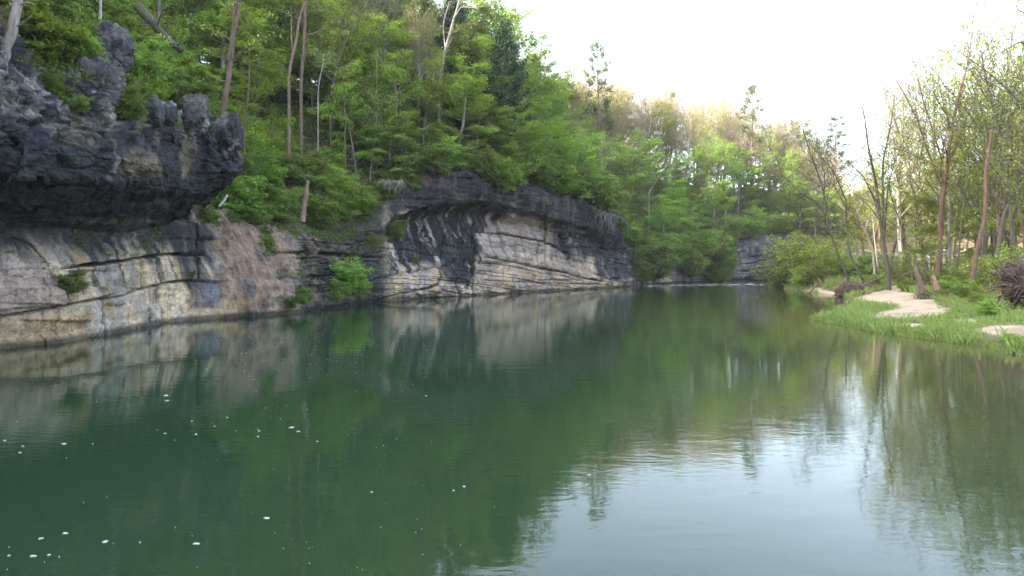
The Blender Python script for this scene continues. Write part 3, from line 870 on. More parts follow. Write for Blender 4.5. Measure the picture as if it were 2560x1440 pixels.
gc = np.zeros(GX.shape + (3,)) + (.075, .085, .032)
gc = mixc(gc, (.17, .13, .085), sstep(.0, .4, fbm(GX * .5, GY * .5, 0, 4, 65)) * .8)
gc = mixc(gc, (.10, .085, .055), sstep(14, 24, SD))
gc = mixc(gc, (.40, .325, .235), sand)
gc = mixc(gc, (.26, .19, .13), .75 * sand * sstep(.05, .4, fbm(GX * 1.1, GY * 1.1, 4, 5, 66)))
gc = mixc(gc, (.14, .105, .07), sstep(.35, 0, SD) * .85)
o = obj('river_bank', mesh_np('river_bank', GP, grid_faces(len(gx), len(gy)), M_BANK, True, gc))
tag(o, 'low bank with a pale sand bar on the inside of the bend', None, None, 'structure')

wgx = np.concatenate([[-140, -80, -50], np.arange(-30, 60, .8), [65, 75, 90, 110, 140, 200, 300]])
wgy = np.concatenate([[-120, -60, -20, 0, 8], np.arange(12, 120, 1.0), [125, 135, 150, 180, 260]])
WX, WY = np.meshgrid(wgx, wgy, indexing='ij')
shal = np.exp(-np.maximum(-poly_sdf(WX, WY, RBp) + .6 * fbm(WX * .3, WY * .3, 0, 3, 68), 0) / 9.0)
wc = np.zeros(WX.shape + (3,)) + (.0135, .040, .0165)
wc = mixc(wc, (.062, .056, .024), shal)
o = obj('river', mesh_np('river', np.stack([WX, WY, WX * 0], -1), grid_faces(len(wgx), len(wgy)), M_WATER, False, wc))
tag(o, 'calm green river with reflections of the trees', None, None, 'structure')
# land that closes the horizon all round, far below the trees
th = np.linspace(0, 2 * math.pi, 49)
rr = np.array([.55, .75, .95])
ring = np.stack([np.stack([40 + 300 * r_ * np.cos(th), 60 + 300 * r_ * np.sin(th), np.full(49, z_)], 1) for r_, z_ in zip(rr, (-2, 4, 4))], 0)
o = obj('terrain', mesh_np('terrain', ring, grid_faces(3, 49), M_HILL, True))
tag(o, None, None, None, 'structure')

# ---------------------------------------------------------------- trees: builder
def unit(v):
    return v / (np.linalg.norm(v) + 1e-9)


def polyline(rng, p, d, length, n, wander, up):
    pts = [np.array(p, float)]
    d = unit(np.array(d, float))
    for k in range(n):
        d = unit(d + rng.normal(size=3) * wander + np.array([0, 0, up]))
        pts.append(pts[-1] + d * length / n)
    return np.array(pts)


def at(pts, t):
    x = t * (len(pts) - 1)
    i = min(int(x), len(pts) - 2)
    return pts[i] + (pts[i + 1] - pts[i]) * (x - i), unit(pts[i + 1] - pts[i])


class Tree:
    def __init__(self, seed):
        self.rng = np.random.default_rng(seed)
        self.tb, self.twig = Tubes(), []

    def stem(self, pts, r0, r1, k=7):
        n = len(pts)
        r = r1 + (r0 - r1) * (1 - np.linspace(0, 1, n)) ** .8
        self.tb.add(pts, r, k)
        return r

    def limbs(self, pts, r0, r1, n, t0, length, elev=(.2, .8), taper=.75, depth=2, wander=.14, up=.05, twigs=7, dens=1.0, tl=1.3, shape=None):
        """Side limbs along a stem, each with twigs; leaves are put along the twigs later."""
        g = self.rng
        az = g.uniform(0, 6.28)
        for k in range(n):
            f = (k + g.uniform(0, .9)) / n
            t = t0 + (1 - t0) * f
            p, d = at(pts, min(t, .99))
            az += 2.4 + g.normal() * .5
            e = elev[0] + (elev[1] - elev[0]) * f + g.normal() * .12
            side = np.array([math.cos(az), math.sin(az), 0])
            dr = side * math.cos(e) + np.array([0, 0, math.sin(e)])
            sh = shape(f) if shape else (1 - taper * f)
            L = length * sh * g.uniform(.7, 1.2)
            if L < .25:
                continue
            r = max((r0 + (r1 - r0) * t) * .42, .012) * min(1, .5 + L / length)
            lp = polyline(g, p, dr, L, 5, wander, up)
            self.tb.add(lp, np.linspace(r, r * .28 + .010, len(lp)), 4, False)
            if depth > 1:
                m = max(2, int(twigs * L / length + .5))
                for q in range(m):
                    tt = .25 + .75 * (q + g.uniform(0, 1)) / m
                    p2, d2 = at(lp, min(tt, .99))
                    s2 = unit(np.cross(d2, [0, 0, 1]) * (1 if q % 2 else -1) + d2 * g.uniform(.3, 1.0) + g.normal(size=3) * .28)
                    L2 = tl * g.uniform(.5, 1.2) * (1.1 - .5 * tt)
                    tp = polyline(g, p2, s2, L2, 3, wander * 1.2, up)
                    self.tb.add(tp, np.linspace(max(r * .32, .013), .008, 4), 3, False)
                    self.twig.append(tp)
            else:
                self.twig.append(lp)

    def leaves(self, per_m, size, flat=.8, spread=.22, drop=0.0, tip=0.15):
        g = self.rng
        P_ = []
        for tp in self.twig:
            L = np.linalg.norm(np.diff(tp, axis=0), axis=1).sum()
            n = g.poisson(per_m * L)
            if n == 0:
                continue
            t = g.uniform(tip, 1, n) * (len(tp) - 1)
            i = np.minimum(t.astype(int), len(tp) - 2)
            p = tp[i] + (tp[i + 1] - tp[i]) * (t - i)[:, None]
            P_.append(p + g.normal(size=(n, 3)) * np.array([spread, spread, spread * (1 - .65 * flat)]))
        if not P_:
            return np.zeros((0, 3))
        pos = np.concatenate(P_)
        nr = g.normal(size=pos.shape) * (1.15 - flat) + np.array([0, 0, 1.0])
        return leaf_quads(g, pos, nr, size * g.uniform(.65, 1.3, len(pos)))

    def meshes(self, name, bark, leaf, quads):
        return self.tb.mesh(name + '_wood', bark), (leaf_mesh(name + '_leaves', quads, leaf) if len(quads) else None)


def maple(seed, h, bark, leaf, per_m=26, size=.21, width=.34, lean=.05, t0=.25):
    t = Tree(seed); g = t.rng
    pts = polyline(g, (0, 0, -.4), (g.normal() * lean, g.normal() * lean, 1), h, 9, .05, .06)
    t.stem(pts, .017 * h, .02)
    dome = lambda f: .45 + .75 * math.sin(math.pi * min(1, .12 + .85 * f)) * (1 - .35 * f)
    t.limbs(pts, .017 * h, .02, int(h * 2.6), t0, h * width, (-.05, .75), 0, 2, .12, .02, 9, tl=h * .11, shape=dome)
    return t.meshes('maple', bark, leaf, t.leaves(per_m, size, .82, .24))


def sparse(seed, h, bark, leaf, per_m=7, size=.16, forks=3, r=.014, t0=.3, width=.3, twigs=8):
    """A slender hardwood in bud: upswept limbs and fine twigs, few leaves."""
    t = Tree(seed); g = t.rng
    pts = polyline(g, (0, 0, -.4), (g.normal() * .05, g.normal() * .05, 1), h, 9, .05, .05)
    t.stem(pts, r * h, .015)
    t.limbs(pts, r * h, .02, int(h * 1.5), t0, h * width, (.55, 1.1), .55, 2, .10, .06, twigs, tl=h * .11)
    for k in range(forks):
        p, d = at(pts, g.uniform(.35, .65))
        a = g.uniform(0, 6.28)
        L = h * g.uniform(.35, .5)
        fp = polyline(g, p, (math.cos(a) * .55, math.sin(a) * .55, 1), L, 7, .09, .05)
        t.stem(fp, r * h * .5, .012, 5)
        t.limbs(fp, r * h * .5, .012, int(L * 1.8), .2, h * width * .6, (.4, 1.0), .5, 2, .10, .06, twigs - 2, tl=h * .09)
    return t.meshes('hardwood', bark, leaf, t.leaves(per_m, size, .35, .2))


def cedar(seed, h, bark, leaf):
    t = Tree(seed); g = t.rng
    pts = polyline(g, (0, 0, -.4), (0, 0, 1), h, 9, .03, .05)
    t.stem(pts, .02 * h, .02)
    sh = lambda f: (.55 + .6 * min(1, f * 3)) * (1 - .85 * f ** 1.4)
    t.limbs(pts, .02 * h, .02, int(h * 4.5), .12, h * .29, (.05, .9), 0, 2, .12, .07, 9, tl=h * .085, shape=sh)
    return t.meshes('cedar', bark, leaf, t.leaves(90, .20, .2, .2))


def pine(seed, h, bark, leaf, t0=.45, width=.17):
    t = Tree(seed); g = t.rng
    pts = polyline(g, (0, 0, -.4), (g.normal() * .03, 0, 1), h, 9, .03, .05)
    t.stem(pts, .013 * h, .03)
    az, f = 0.0, t0
    while f < .985:
        for q in range(3):
            p, d = at(pts, min(f + g.uniform(0, .01), .99))
            az += 2.1 + g.normal() * .4
            L = h * width * (1.1 - .8 * (f - t0) / (1 - t0)) * g.uniform(.5, 1.15)
            lp = polyline(g, p, (math.cos(az), math.sin(az), .15 + .7 * max(0, f - .8) * 4), L, 5, .12, .05)
            t.tb.add(lp, np.linspace(.05, .012, 6), 4, False)
            for s in range(6):
                p2, d2 = at(lp, g.uniform(.5, .99))
                tp = polyline(g, p2, d2 * .6 + g.normal(size=3) * .5 + np.array([0, 0, .2]), h * .04, 2, .1, .06)
                t.tb.add(tp, .012, 3, False)
                t.twig.append(tp)
        f += .05 + g.uniform(-.01, .02)
    return t.meshes('pine', bark, leaf, t.leaves(34, .24, .25, .22, tip=0))


def bush(seed, h, bark, leaf, per_m=34, size=.17, stems=9, spread=.7):
    t = Tree(seed); g = t.rng
    for k in range(stems):
        a = g.uniform(0, 6.28)
        e = g.uniform(.2, 1) * spread
        pts = polyline(g, (math.cos(a) * .2 * h * .3, math.sin(a) * .2 * h * .3, -.2), (math.cos(a) * e, math.sin(a) * e, 1), h * g.uniform(.65, 1.1), 6, .14, -.01)
        t.stem(pts, .014 * h, .006, 4)
        t.limbs(pts, .014 * h, .006, 9, .15, h * .33, (.1, .7), .4, 2, .14, .02, 6, tl=h * .17)
    return t.meshes('bush', bark, leaf, t.leaves(per_m, size, .6, .13 * max(1, h / 3)))


PROTO = {}


def proto(key, fn, *a, **k):
    PROTO.setdefault(key, []).append(fn(*a, **k))
    print('proto', key, [len(m.polygons) for m in PROTO[key][-1] if m])


for s_ in range(4):
    proto('maple', maple, 100 + s_, 10, B_GREY, L_BRIGHT, 58, .24, .38, .05, .08)
for s_ in range(3):
    proto('green', maple, 120 + s_, 12, B_BROWN, L_MID, 52, .23, .32, .05, .1)
for s_ in range(2):
    proto('lime', maple, 130 + s_, 11, B_GREY, L_LIME, 52, .22, .30, .05, .15)
for s_ in range(4):
    proto('olive', sparse, 140 + s_, 14, B_GREY, L_OLIVE, 24, .17)
for s_ in range(3):
    proto('tan', sparse, 150 + s_, 15, B_GREY, L_TAN, 22, .17)
for s_ in range(3):
    proto('bare', sparse, 160 + s_, 15, B_GREY, L_TAN, 6, .13, 5, .013, .25, .33, 12)
for s_ in range(3):
    proto('sparse', sparse, 170 + s_, 13, B_BROWN, L_LIME, 24, .19)
for s_ in range(4):
    proto('twiggy', sparse, 230 + s_, 14, B_DARK, L_LIME, 5.5, .17, 3, .0085, .22, .30, 6)
for s_ in range(2):
    proto('cedar', cedar, 180 + s_, 12, B_BROWN, L_CEDAR)
for s_ in range(2):
    proto('pine', pine, 190 + s_, 20, B_BROWN, L_PINE)
for s_ in range(2):
    proto('sycamore', sparse, 195 + s_, 13, B_PALE, L_LIME, 22, .19, 4, .015, .3, .36, 9)
for s_ in range(3):
    proto('bush', bush, 200 + s_, 3.0, B_BROWN, L_BRIGHT, 50, .19)
for s_ in range(2):
    proto('bush_mid', bush, 210 + s_, 3.0, B_BROWN, L_MID, 50, .19)
for s_ in range(2):
    proto('bush_lime', bush, 220 + s_, 3.0, B_BROWN, L_LIME, 22, .16, 9, .8)
HEIGHT = {'twiggy': 14, 'maple': 10, 'green': 12, 'lime': 11, 'olive': 14, 'tan': 15, 'bare': 15, 'sparse': 13, 'cedar': 12, 'pine': 20, 'sycamore': 13, 'bush': 3, 'bush_mid': 3, 'bush_lime': 3}
NAMES = {'twiggy': 'hardwood_tree', 'maple': 'maple_tree', 'green': 'hardwood_tree', 'lime': 'hardwood_tree', 'olive': 'hardwood_tree', 'tan': 'hardwood_tree', 'bare': 'bare_tree', 'sparse': 'hardwood_tree', 'cedar': 'cedar_tree',
         'pine': 'pine_tree', 'sycamore': 'sycamore_tree', 'bush': 'shrub', 'bush_mid': 'shrub', 'bush_lime': 'shrub'}
RNG = np.random.default_rng(7)


def plant(kind, p, h, label, group=None, wide=1.0, rz=None, tilt=0.0, idx=None, name=None):
    k = PROTO[kind]
    wood, lv = k[(int(RNG.integers(len(k))) if idx is None else idx) % len(k)]
    e = bpy.data.objects.new(name or NAMES[kind], None)
    e.empty_display_size = .5
    e.location = tuple(p)
    s = h / HEIGHT[kind]
    e.scale = (s * wide, s * wide, s)
    e.rotation_euler = (tilt * RNG.normal(), tilt * RNG.normal(), RNG.uniform(0, 6.28) if rz is None else rz)
    COL.objects.link(e)
    tag(e, label, 'shrub' if 'bush' in kind else 'tree', group)
    obj('stems' if 'bush' in kind else 'trunk', wood, e)
    if lv:
        obj('foliage' if 'bush' in kind else 'crown', lv, e)
    return e


# ---------------------------------------------------------------- single trees that the photograph shows one by one
CLEAR = [(1250, 3.2, 48)]   # columns kept open in front of the single trees
LAND = []      # landmarks that other labels refer to: (pixel column, words, side of the river)


def traced(name, label, stems, depth, bark, leaf=None, ground=None, limb=(8, .25, 3.0), elev=(.3, .9), per_m=6, size=.17, tw=6, tl=1.1, seed=0, cat='tree', flat=.5, taper=.6, k=8, crown='crown', group=None, thick=1.0):
    """A tree whose stems follow lines measured in the photograph, at one distance from the river's camera side."""
    t = Tree(seed + 1000); g = t.rng
    W_ = []
    for line, r0, r1 in stems:
        p = np.array([P3(u, v, depth) for u, v in line])
        n = 5 * (len(p) - 1) + 1
        x = np.linspace(0, len(p) - 1, n)
        q = np.stack([np.interp(x, np.arange(len(p)), p[:, c]) for c in range(3)], 1)
        q[1:-1] = (q[:-2] + 2 * q[1:-1] + q[2:]) / 4
        ph = g.uniform(0, 6)
        q[:, 1] += np.linspace(0, 1, n) * .10 * np.linalg.norm(p[-1] - p[0]) * math.sin(ph) + .1 * np.sin(x * 2 + ph)
        q[:, 0] += .05 * np.sin(x * 3.1 + ph)
        W_.append((q, r0, r1))
    base = W_[0][0][0].copy()
    gz = ground if ground is not None else base[2]
    if gz < base[2] - .05:
        W_[0] = (np.concatenate([[[base[0], base[1], gz - .4]], W_[0][0]]), W_[0][1], W_[0][2])
    else:
        W_[0] = (np.concatenate([[base - np.array([0, 0, .5])], W_[0][0]]), W_[0][1], W_[0][2])
    org = np.array([base[0], base[1], min(gz, base[2])])
    for j, (q, r0, r1) in enumerate(W_):
        r0, r1 = r0 * thick, r1 * thick
        q = q - org
        if j:
            q[:, 1] += W_[0][0][min(len(W_[0][0]) - 1, 6), 1] - org[1] - q[0, 1]
        t.stem(q, r0, r1, k)
        if limb[0]:
            m = limb[0] if j == 0 else max(3, int(limb[0] * .6))
            t.limbs(q, r0, r1, m, limb[1], limb[2], elev, taper, 2, .12, .04, tw, tl=tl)
    e = bpy.data.objects.new(name, None)
    e.location = tuple(org)
    COL.objects.link(e)
    tag(e, label, cat, group)
    lq = t.leaves(per_m, size, flat) if leaf and per_m else np.zeros((0, 3))
    wood, lv = t.meshes(name, bark, leaf, lq)
    obj('trunk', wood, e)
    if lv:
        obj(crown, lv, e)
    return e


def hill_d(u, t):
    p = hill_px(u, t)
    return p[1], p[2]


# --- left hill
for (nm, lb, stems, u0, t0, bark, leaf, kw) in [
    ('tall_tree', 'tall grey trunk with flared roots standing on the end of the near overhang', [([(548, 330), (562, 250), (568, 150), (578, 0), (585, -120)], .36, .2), ([(568, 150), (592, 60), (600, -60)], .16, .1)], 560, 1.0, B_BROWN, L_BRIGHT, dict(limb=(7, .35, 4.0), per_m=25)),
    ('maple_tree', 'bright maple with drooping layered sprays beside the end of the near overhang', [([(612, 360), (622, 250), (626, 130), (620, 40)], .14, .05)], 615, 2.0, B_BROWN, L_BRIGHT, dict(limb=(20, .2, 3.4), elev=(-.25, .35), per_m=54, size=.2, flat=.85, tl=1.3)),
    ('dead_tree', 'bare pinkish dead trunk with peeled bark above the ledged rock', [([(724, 195), (735, 130), (748, 60), (765, 10)], .22, .12), ([(735, 130), (728, 60), (732, 20)], .09, .03)], 735, 3.2, B_RED, None, dict(limb=(0, 0, 0))),
    ('tall_tree', 'straight grey trunk standing right behind the pinkish dead trunk', [([(755, 230), (762, 120), (770, 0), (780, -150)], .26, .15)], 752, 4.2, B_BROWN, L_MID, dict(limb=(8, .4, 4), per_m=18)),
    ('leaning_tree', 'dark forked tree leaning over the slope above the ledged rock', [([(825, 235), (845, 150), (868, 90), (905, 20), (950, -60)], .22, .1), ([(845, 150), (850, 60), (880, 10)], .12, .05)], 838, 4.0, B_DARK, L_OLIVE, dict(limb=(9, .3, 4), per_m=10)),
    ('slender_tree', 'thin pale straight trunk low on the slope above the ledges', [([(921, 500), (928, 420), (934, 330), (942, 250)], .10, .05)], 925, 1.6, B_PALE, L_BRIGHT, dict(limb=(7, .5, 2.2), per_m=25)),
    ('slender_tree', 'dark slanting trunk with crooked limbs beside the thin pale trunk', [([(930, 420), (935, 340), (965, 280), (1005, 220)], .15, .06), ([(935, 340), (942, 230), (945, 150)], .12, .05)], 945, 1.8, B_BROWN, L_BRIGHT, dict(limb=(10, .3, 3.0), per_m=21)),
    ('slender_tree', 'slim straight brown trunk rising from the shrubs above the ledges', [([(860, 345), (861, 250), (862, 160)], .11, .05)], 862, 2.6, B_BROWN, L_BRIGHT, dict(limb=(12, .35, 3.2), elev=(-.1, .5), per_m=35, flat=.8)),
    ('slender_tree', 'pale leaning pole of a tree above the ledged rock', [([(795, 250), (802, 190), (808, 135)], .08, .05)], 800, 3.0, B_PALE, L_MID, dict(limb=(5, .6, 2.0), per_m=18)),
    ('bare_tree', 'tall bare tree with a long level limb reaching over the sky', [([(1095, 215), (1112, 130), (1130, 50), (1148, -10)], .34, .16), ([(1133, 45), (1150, 14), (1185, 18), (1215, 16), (1240, 12)], .13, .04), ([(1112, 130), (1108, 60), (1120, 0)], .14, .06)], 1100, 4, B_GREY, L_OLIVE, dict(limb=(5, .4, 3), per_m=1.5)),
    ('sycamore_tree', 'white barked twisted sycamore below the lone pine', [([(1504, 450), (1506, 400), (1502, 365), (1508, 330)], .20, .08), ([(1505, 425), (1530, 390), (1552, 385)], .10, .04), ([(1504, 440), (1490, 410), (1480, 390)], .09, .03)], 1504, 3.5, B_PALE, L_MID, dict(limb=(5, .4, 3), per_m=10)),
    ('sycamore_tree', 'white barked forked sycamore leaning over the bright maples past the middle bluff', [([(1622, 482), (1640, 455), (1668, 410), (1690, 372)], .20, .07), ([(1640, 455), (1636, 420), (1642, 390)], .10, .04), ([(1650, 442), (1690, 440), (1715, 437)], .09, .03)], 1622, 3.0, B_PALE, L_MID, dict(limb=(4, .5, 3), per_m=7)),
    ('slender_tree', 'tall thin pale trunk on the brown slope before the far bluff', [([(1813, 575), (1816, 510), (1822, 450), (1828, 390)], .19, .08)], 1815, 4.0, B_PALE, L_LIME, dict(limb=(9, .5, 4), per_m=9)),
    ('slender_tree', 'straight grey trunk with a side fork right of the thin pale trunk', [([(1880, 500), (1884, 430), (1890, 360), (1896, 300)], .24, .1)], 1880, 8.0, B_BROWN, L_OLIVE, dict(limb=(9, .4, 5), per_m=10)),
]:
    d_, z_ = hill_d(u0, t0)
    CLEAR.append((u0, t0, 20))
    traced(nm, lb, stems, d_, bark, leaf, ground=z_, seed=u0, thick=.5, **kw)

p = hill_px(1250, 3.2); plant('cedar', p, CAMH + (HZ - 62) / F * p[1] - p[2], 'big dark evergreen cedar standing above the middle bluff', idx=0, wide=.82)
LAND.append((1255, 'the big dark cedar', 'L'))
p = hill_px(1195, 4.2); plant('cedar', p, CAMH + (HZ - 150) / F * p[1] - p[2], 'smaller dark cedar half hidden behind the big one above the middle bluff', idx=1, wide=.8)
p = hill_px(1135, 9.0); plant('cedar', p, CAMH + (HZ + 20) / F * p[1] - p[2], 'dark narrow cedar behind the tall bare tree with the level limb', idx=1, wide=.7)
p = hill_px(1490, 17); plant('pine', p, CAMH + (HZ - 104) / F * p[1] - p[2], 'tall lone pine with open level branches standing above the ridge', idx=0, wide=.8)
LAND.append((1500, 'the tall lone pine', 'L'))
p = hill_px(1895, 16); plant('pine', p, CAMH + (HZ - 215) / F * p[1] - p[2], 'flat topped pine on the far ridge above the far bluff', idx=1, wide=1.0)
LAND.append((1895, 'the flat topped far pine', 'L'))
p = hill_px(2085, 20); plant('pine', p, CAMH + (HZ - 290) / F * p[1] - p[2], 'pine with a rounded dark top seen past the leaning bank trees', idx=0, wide=1.15)
p = hill_px(1325, 7); plant('maple', p, CAMH + (HZ - 48) / F * p[1] - p[2], 'tall light green tree rising over the shoulder of the big dark cedar', idx=2, wide=.75)
p = hill_px(1245, 15); plant('lime', p, CAMH + (HZ - 22) / F * p[1] - p[2], 'pale yellow sunlit treetop behind the big dark cedar', idx=0, wide=.7)
LAND += [(60, 'the rock pinnacle', 'L'), (400, 'the leaning dead log', 'L'), (562, 'the flared grey trunk', 'L'), (740, 'the pinkish dead trunk', 'L'), (930, 'the thin pale trunk', 'L'), (1105, 'the tall bare tree', 'L'), (1635, 'the forked sycamore', 'L')]

# --- right bank
RT = [
    ('tall_tree', 'tallest bank tree with a straight reddish trunk and many upswept bare limbs', [([(2343, 705), (2347, 600), (2350, 480), (2353, 380), (2376, 260), (2395, 160), (2405, 45)], .46, .03), ([(2350, 470), (2325, 390), (2292, 300), (2255, 215), (2235, 170)], .17, .02), ([(2352, 400), (2318, 300), (2290, 215), (2262, 150)], .14, .02), ([(2351, 440), (2395, 360), (2425, 270), (2465, 170)], .16, .02), ([(2353, 380), (2368, 290), (2360, 190)], .12, .02), ([(2350, 500), (2310, 450), (2285, 400)], .1, .02)], 62, B_RBROWN, L_LIME, dict(limb=(29, .3, 6.1), elev=(.6, 1.1), tw=10, per_m=6.0)),
    ('tall_tree', 'many stemmed dark tree with ivy low on its trunk left of the tallest bank tree', [([(2222, 692), (2210, 600), (2196, 500), (2180, 400), (2168, 300), (2150, 230)], .36, .03), ([(2212, 610), (2206, 500), (2203, 400), (2215, 300), (2225, 210)], .24, .02), ([(2200, 530), (2165, 440), (2110, 390), (2085, 360)], .13, .02), ([(2214, 590), (2222, 480), (2240, 400), (2270, 330)], .13, .02)], 66, B_DARK, L_LIME, dict(limb=(24, .3, 4.6), elev=(.4, 1.1), tw=10, per_m=4.2)),
    ('leaning_tree', 'thin dark tree leaning left between the ivy tree and the tallest one', [([(2282, 692), (2268, 620), (2250, 550), (2225, 470), (2218, 400)], .15, .04)], 60, B_DARK, L_LIME, dict(limb=(22, .3, 3.5), elev=(.45, 1.1), tw=10, per_m=6.6)),
    ('leaning_tree', 'dark tree leaning far out left from the bank above the driftwood', [([(2120, 695), (2092, 640), (2068, 570), (2055, 500), (2030, 420), (2000, 340), (1985, 300)], .24, .03), ([(2064, 545), (2040, 505), (1995, 480), (1960, 440), (1945, 400)], .15, .03), ([(2056, 500), (2062, 440), (2050, 390)], .12, .02)], 70, B_DARK, L_OLIVE, dict(limb=(27, .3, 4.3), elev=(.45, 1.1), tw=10, per_m=6.6)),
    ('leaning_tree', 'second leaning tree right beside the one above the driftwood', [([(2158, 704), (2130, 640), (2118, 560), (2128, 500), (2098, 430), (2060, 380), (2030, 340)], .20, .03), ([(2120, 520), (2090, 470), (2085, 420)], .1, .02)], 68, B_DARK, L_OLIVE, dict(limb=(24, .3, 4.3), elev=(.45, 1.1), tw=10, per_m=7.8)),
    ('leaning_tree', 'whitish trunk leaning left behind the two trees over the driftwood', [([(2186, 672), (2178, 610), (2140, 530), (2120, 460), (2075, 400)], .22, .05)], 76, B_PALE, L_OLIVE, dict(limb=(20, .35, 4.6), elev=(.45, 1.1), tw=10, per_m=4.2)),
    ('broken_tree', 'reddish broken trunk without crown leaning right of the tallest bank tree', [([(2428, 712), (2445, 640), (2462, 560), (2474, 460), (2484, 380), (2490, 322)], .30, .20)], 50, B_RBROWN, None, dict(limb=(0, 0, 0))),
    ('twisted_tree', 'thick dark twisted tree with crooked limbs behind the reddish broken trunk', [([(2484, 680), (2494, 600), (2508, 530), (2528, 480), (2556, 440), (2590, 390)], .38, .14), ([(2510, 520), (2508, 470), (2490, 430), (2465, 415)], .24, .1), ([(2508, 480), (2520, 420), (2500, 370), (2495, 330)], .2, .05), ([(2540, 460), (2545, 380), (2560, 300)], .18, .05), ([(2466, 415), (2462, 330), (2440, 240), (2430, 190)], .16, .03)], 55, B_DARK, L_LIME, dict(limb=(7, .4, 2.8), elev=(.45, 1.1), tw=6, per_m=2.5)),
    ('slender_tree', 'slim dark trunk forking high just right of the tallest bank tree', [([(2388, 692), (2396, 600), (2404, 500), (2407, 400), (2395, 350), (2390, 300)], .14, .03), ([(2407, 400), (2425, 360), (2450, 330)], .09, .02)], 58, B_DARK, L_LIME, dict(limb=(20, .4, 3.5), elev=(.45, 1.1), tw=10, per_m=4.2)),
    ('mossy_tree', 'greenish mossy trunk with curved limbs just left of the tallest bank tree', [([(2318, 680), (2304, 590), (2292, 500), (2284, 430), (2262, 340), (2238, 250), (2225, 190)], .30, .04), ([(2285, 440), (2262, 400), (2240, 375)], .14, .03), ([(2284, 430), (2300, 340), (2292, 260)], .14, .03)], 72, B_MOSS, L_LIME, dict(limb=(27, .35, 5.2), elev=(.45, 1.1), tw=10, per_m=6.0)),
    ('mossy_tree', 'mossy forked trunk behind the slim dark trunk right of the tallest tree', [([(2370, 690), (2380, 590), (2376, 480), (2395, 380), (2420, 280), (2430, 200)], .26, .03), ([(2378, 500), (2415, 400), (2445, 300), (2460, 240)], .16, .03)], 78, B_MOSS, L_LIME, dict(limb=(27, .35, 5.2), elev=(.45, 1.1), tw=10, per_m=6.0)),
    ('slender_tree', 'thin pole of a tree leaning left above the tangled root mass', [([(2562, 668), (2550, 580), (2534, 480), (2522, 390), (2512, 300)], .13, .04)], 46, B_RBROWN, L_LIME, dict(limb=(17, .5, 3.2), elev=(.45, 1.1), tw=10, per_m=3.6)),
    ('slender_tree', 'straight thin grey trunk among the shrubs left of the ivy tree', [([(2196, 690), (2192, 590), (2184, 480), (2170, 370)], .12, .03)], 80, B_GREY, L_OLIVE, dict(limb=(20, .35, 3.8), elev=(.45, 1.1), tw=10, per_m=6.0)),
    ('slender_tree', 'short crooked dark sapling in front of the tallest bank tree', [([(2324, 706), (2312, 668), (2318, 640), (2302, 600)], .09, .03)], 57, B_DARK, L_LIME, dict(limb=(13, .4, 2.3), elev=(.45, 1.1), tw=10, per_m=6.0)),
    ('tall_tree', 'tree beyond the frame whose thin twigs hang in at the top', [([(2720, 700), (2715, 500), (2700, 300), (2680, 100)], .4, .1), ([(2705, 330), (2620, 130), (2560, 100), (2500, 130), (2440, 165)], .13, .015), ([(2690, 200), (2610, 40), (2550, 20), (2530, 0)], .12, .015), ([(2705, 400), (2620, 240), (2560, 180), (2500, 230)], .12, .015)], 40, B_BROWN, L_LIME, dict(limb=(8, .4, 2.2), elev=(.3, 1.0), tw=5, per_m=.6)),
]
for j, (nm, lb, stems, d_, bark, leaf, kw) in enumerate(RT):
    b_ = P3(*stems[0][0][0], d_)
    traced(nm, lb, stems, d_, bark, leaf, ground=float(bank_z(b_[0], b_[1])), seed=300 + j, thick=.58, **kw)
LAND += [(2110, 'the driftwood tangle', 'R'), (2215, 'the ivy clad tree', 'R'), (2347, 'the tallest bank tree', 'R'), (2470, 'the reddish broken trunk', 'R'), (2550, 'the tangled root mass', 'R')]

# ---------------------------------------------------------------- trees and shrubs that fill the woods
LOOK = {'twiggy': 'slim twiggy spring tree', 'maple': 'bright green leafy maple', 'green': 'deep green leafy hardwood', 'lime': 'yellow green leafy hardwood', 'olive': 'olive budding hardwood', 'tan': 'tan budding hardwood',
        'bare': 'bare grey twiggy tree', 'sparse': 'slender thinly leaved tree', 'cedar': 'dark green cedar', 'pine': 'open branched pine', 'sycamore': 'white limbed sycamore',
        'bush': 'bright green shrub', 'bush_mid': 'deep green shrub', 'bush_lime': 'yellow green loose shrub'}
ORD = 'first second third fourth fifth sixth seventh eighth ninth tenth eleventh twelfth thirteenth fourteenth fifteenth sixteenth seventeenth eighteenth nineteenth twentieth'.split()
ORD += [t_ + '-' + o_ for t_ in ('twenty', 'thirty', 'forty') for o_ in ORD[:9]]
FILL = []        # (object, kind, side, zone words, column)
SKY = np.array([(-400, -260), (850, -220), (950, -150), (1060, -60), (1130, 0), (1190, 50), (1250, 80), (1340, 110), (1390, 165), (1480, 195), (1560, 205), (1640, 225), (1750, 222), (1850, 245), (1950, 275), (2010, 300), (2070, 318), (2200, 340), (2400, 380)], float)


def fill(kind, p, h, side, zone, group, **kw):
    e = plant(kind, p, h, None, group, **kw)
    FILL.append((e, kind, side, zone, float(proj(np.array(p, float))[0])))


pts_used = []


def free(p, r):
    for q in pts_used:
        if abs(q[0] - p[0]) < r and abs(q[1] - p[1]) < r and math.hypot(q[0] - p[0], q[1] - p[1]) < r:
            return False
    pts_used.append(p)
    return True


def zone_of(u):
    return ('above the near bluff' if u < 600 else 'above the ledged rock' if u < 970 else 'above the middle bluff' if u < 1560 else 'on the far slope')


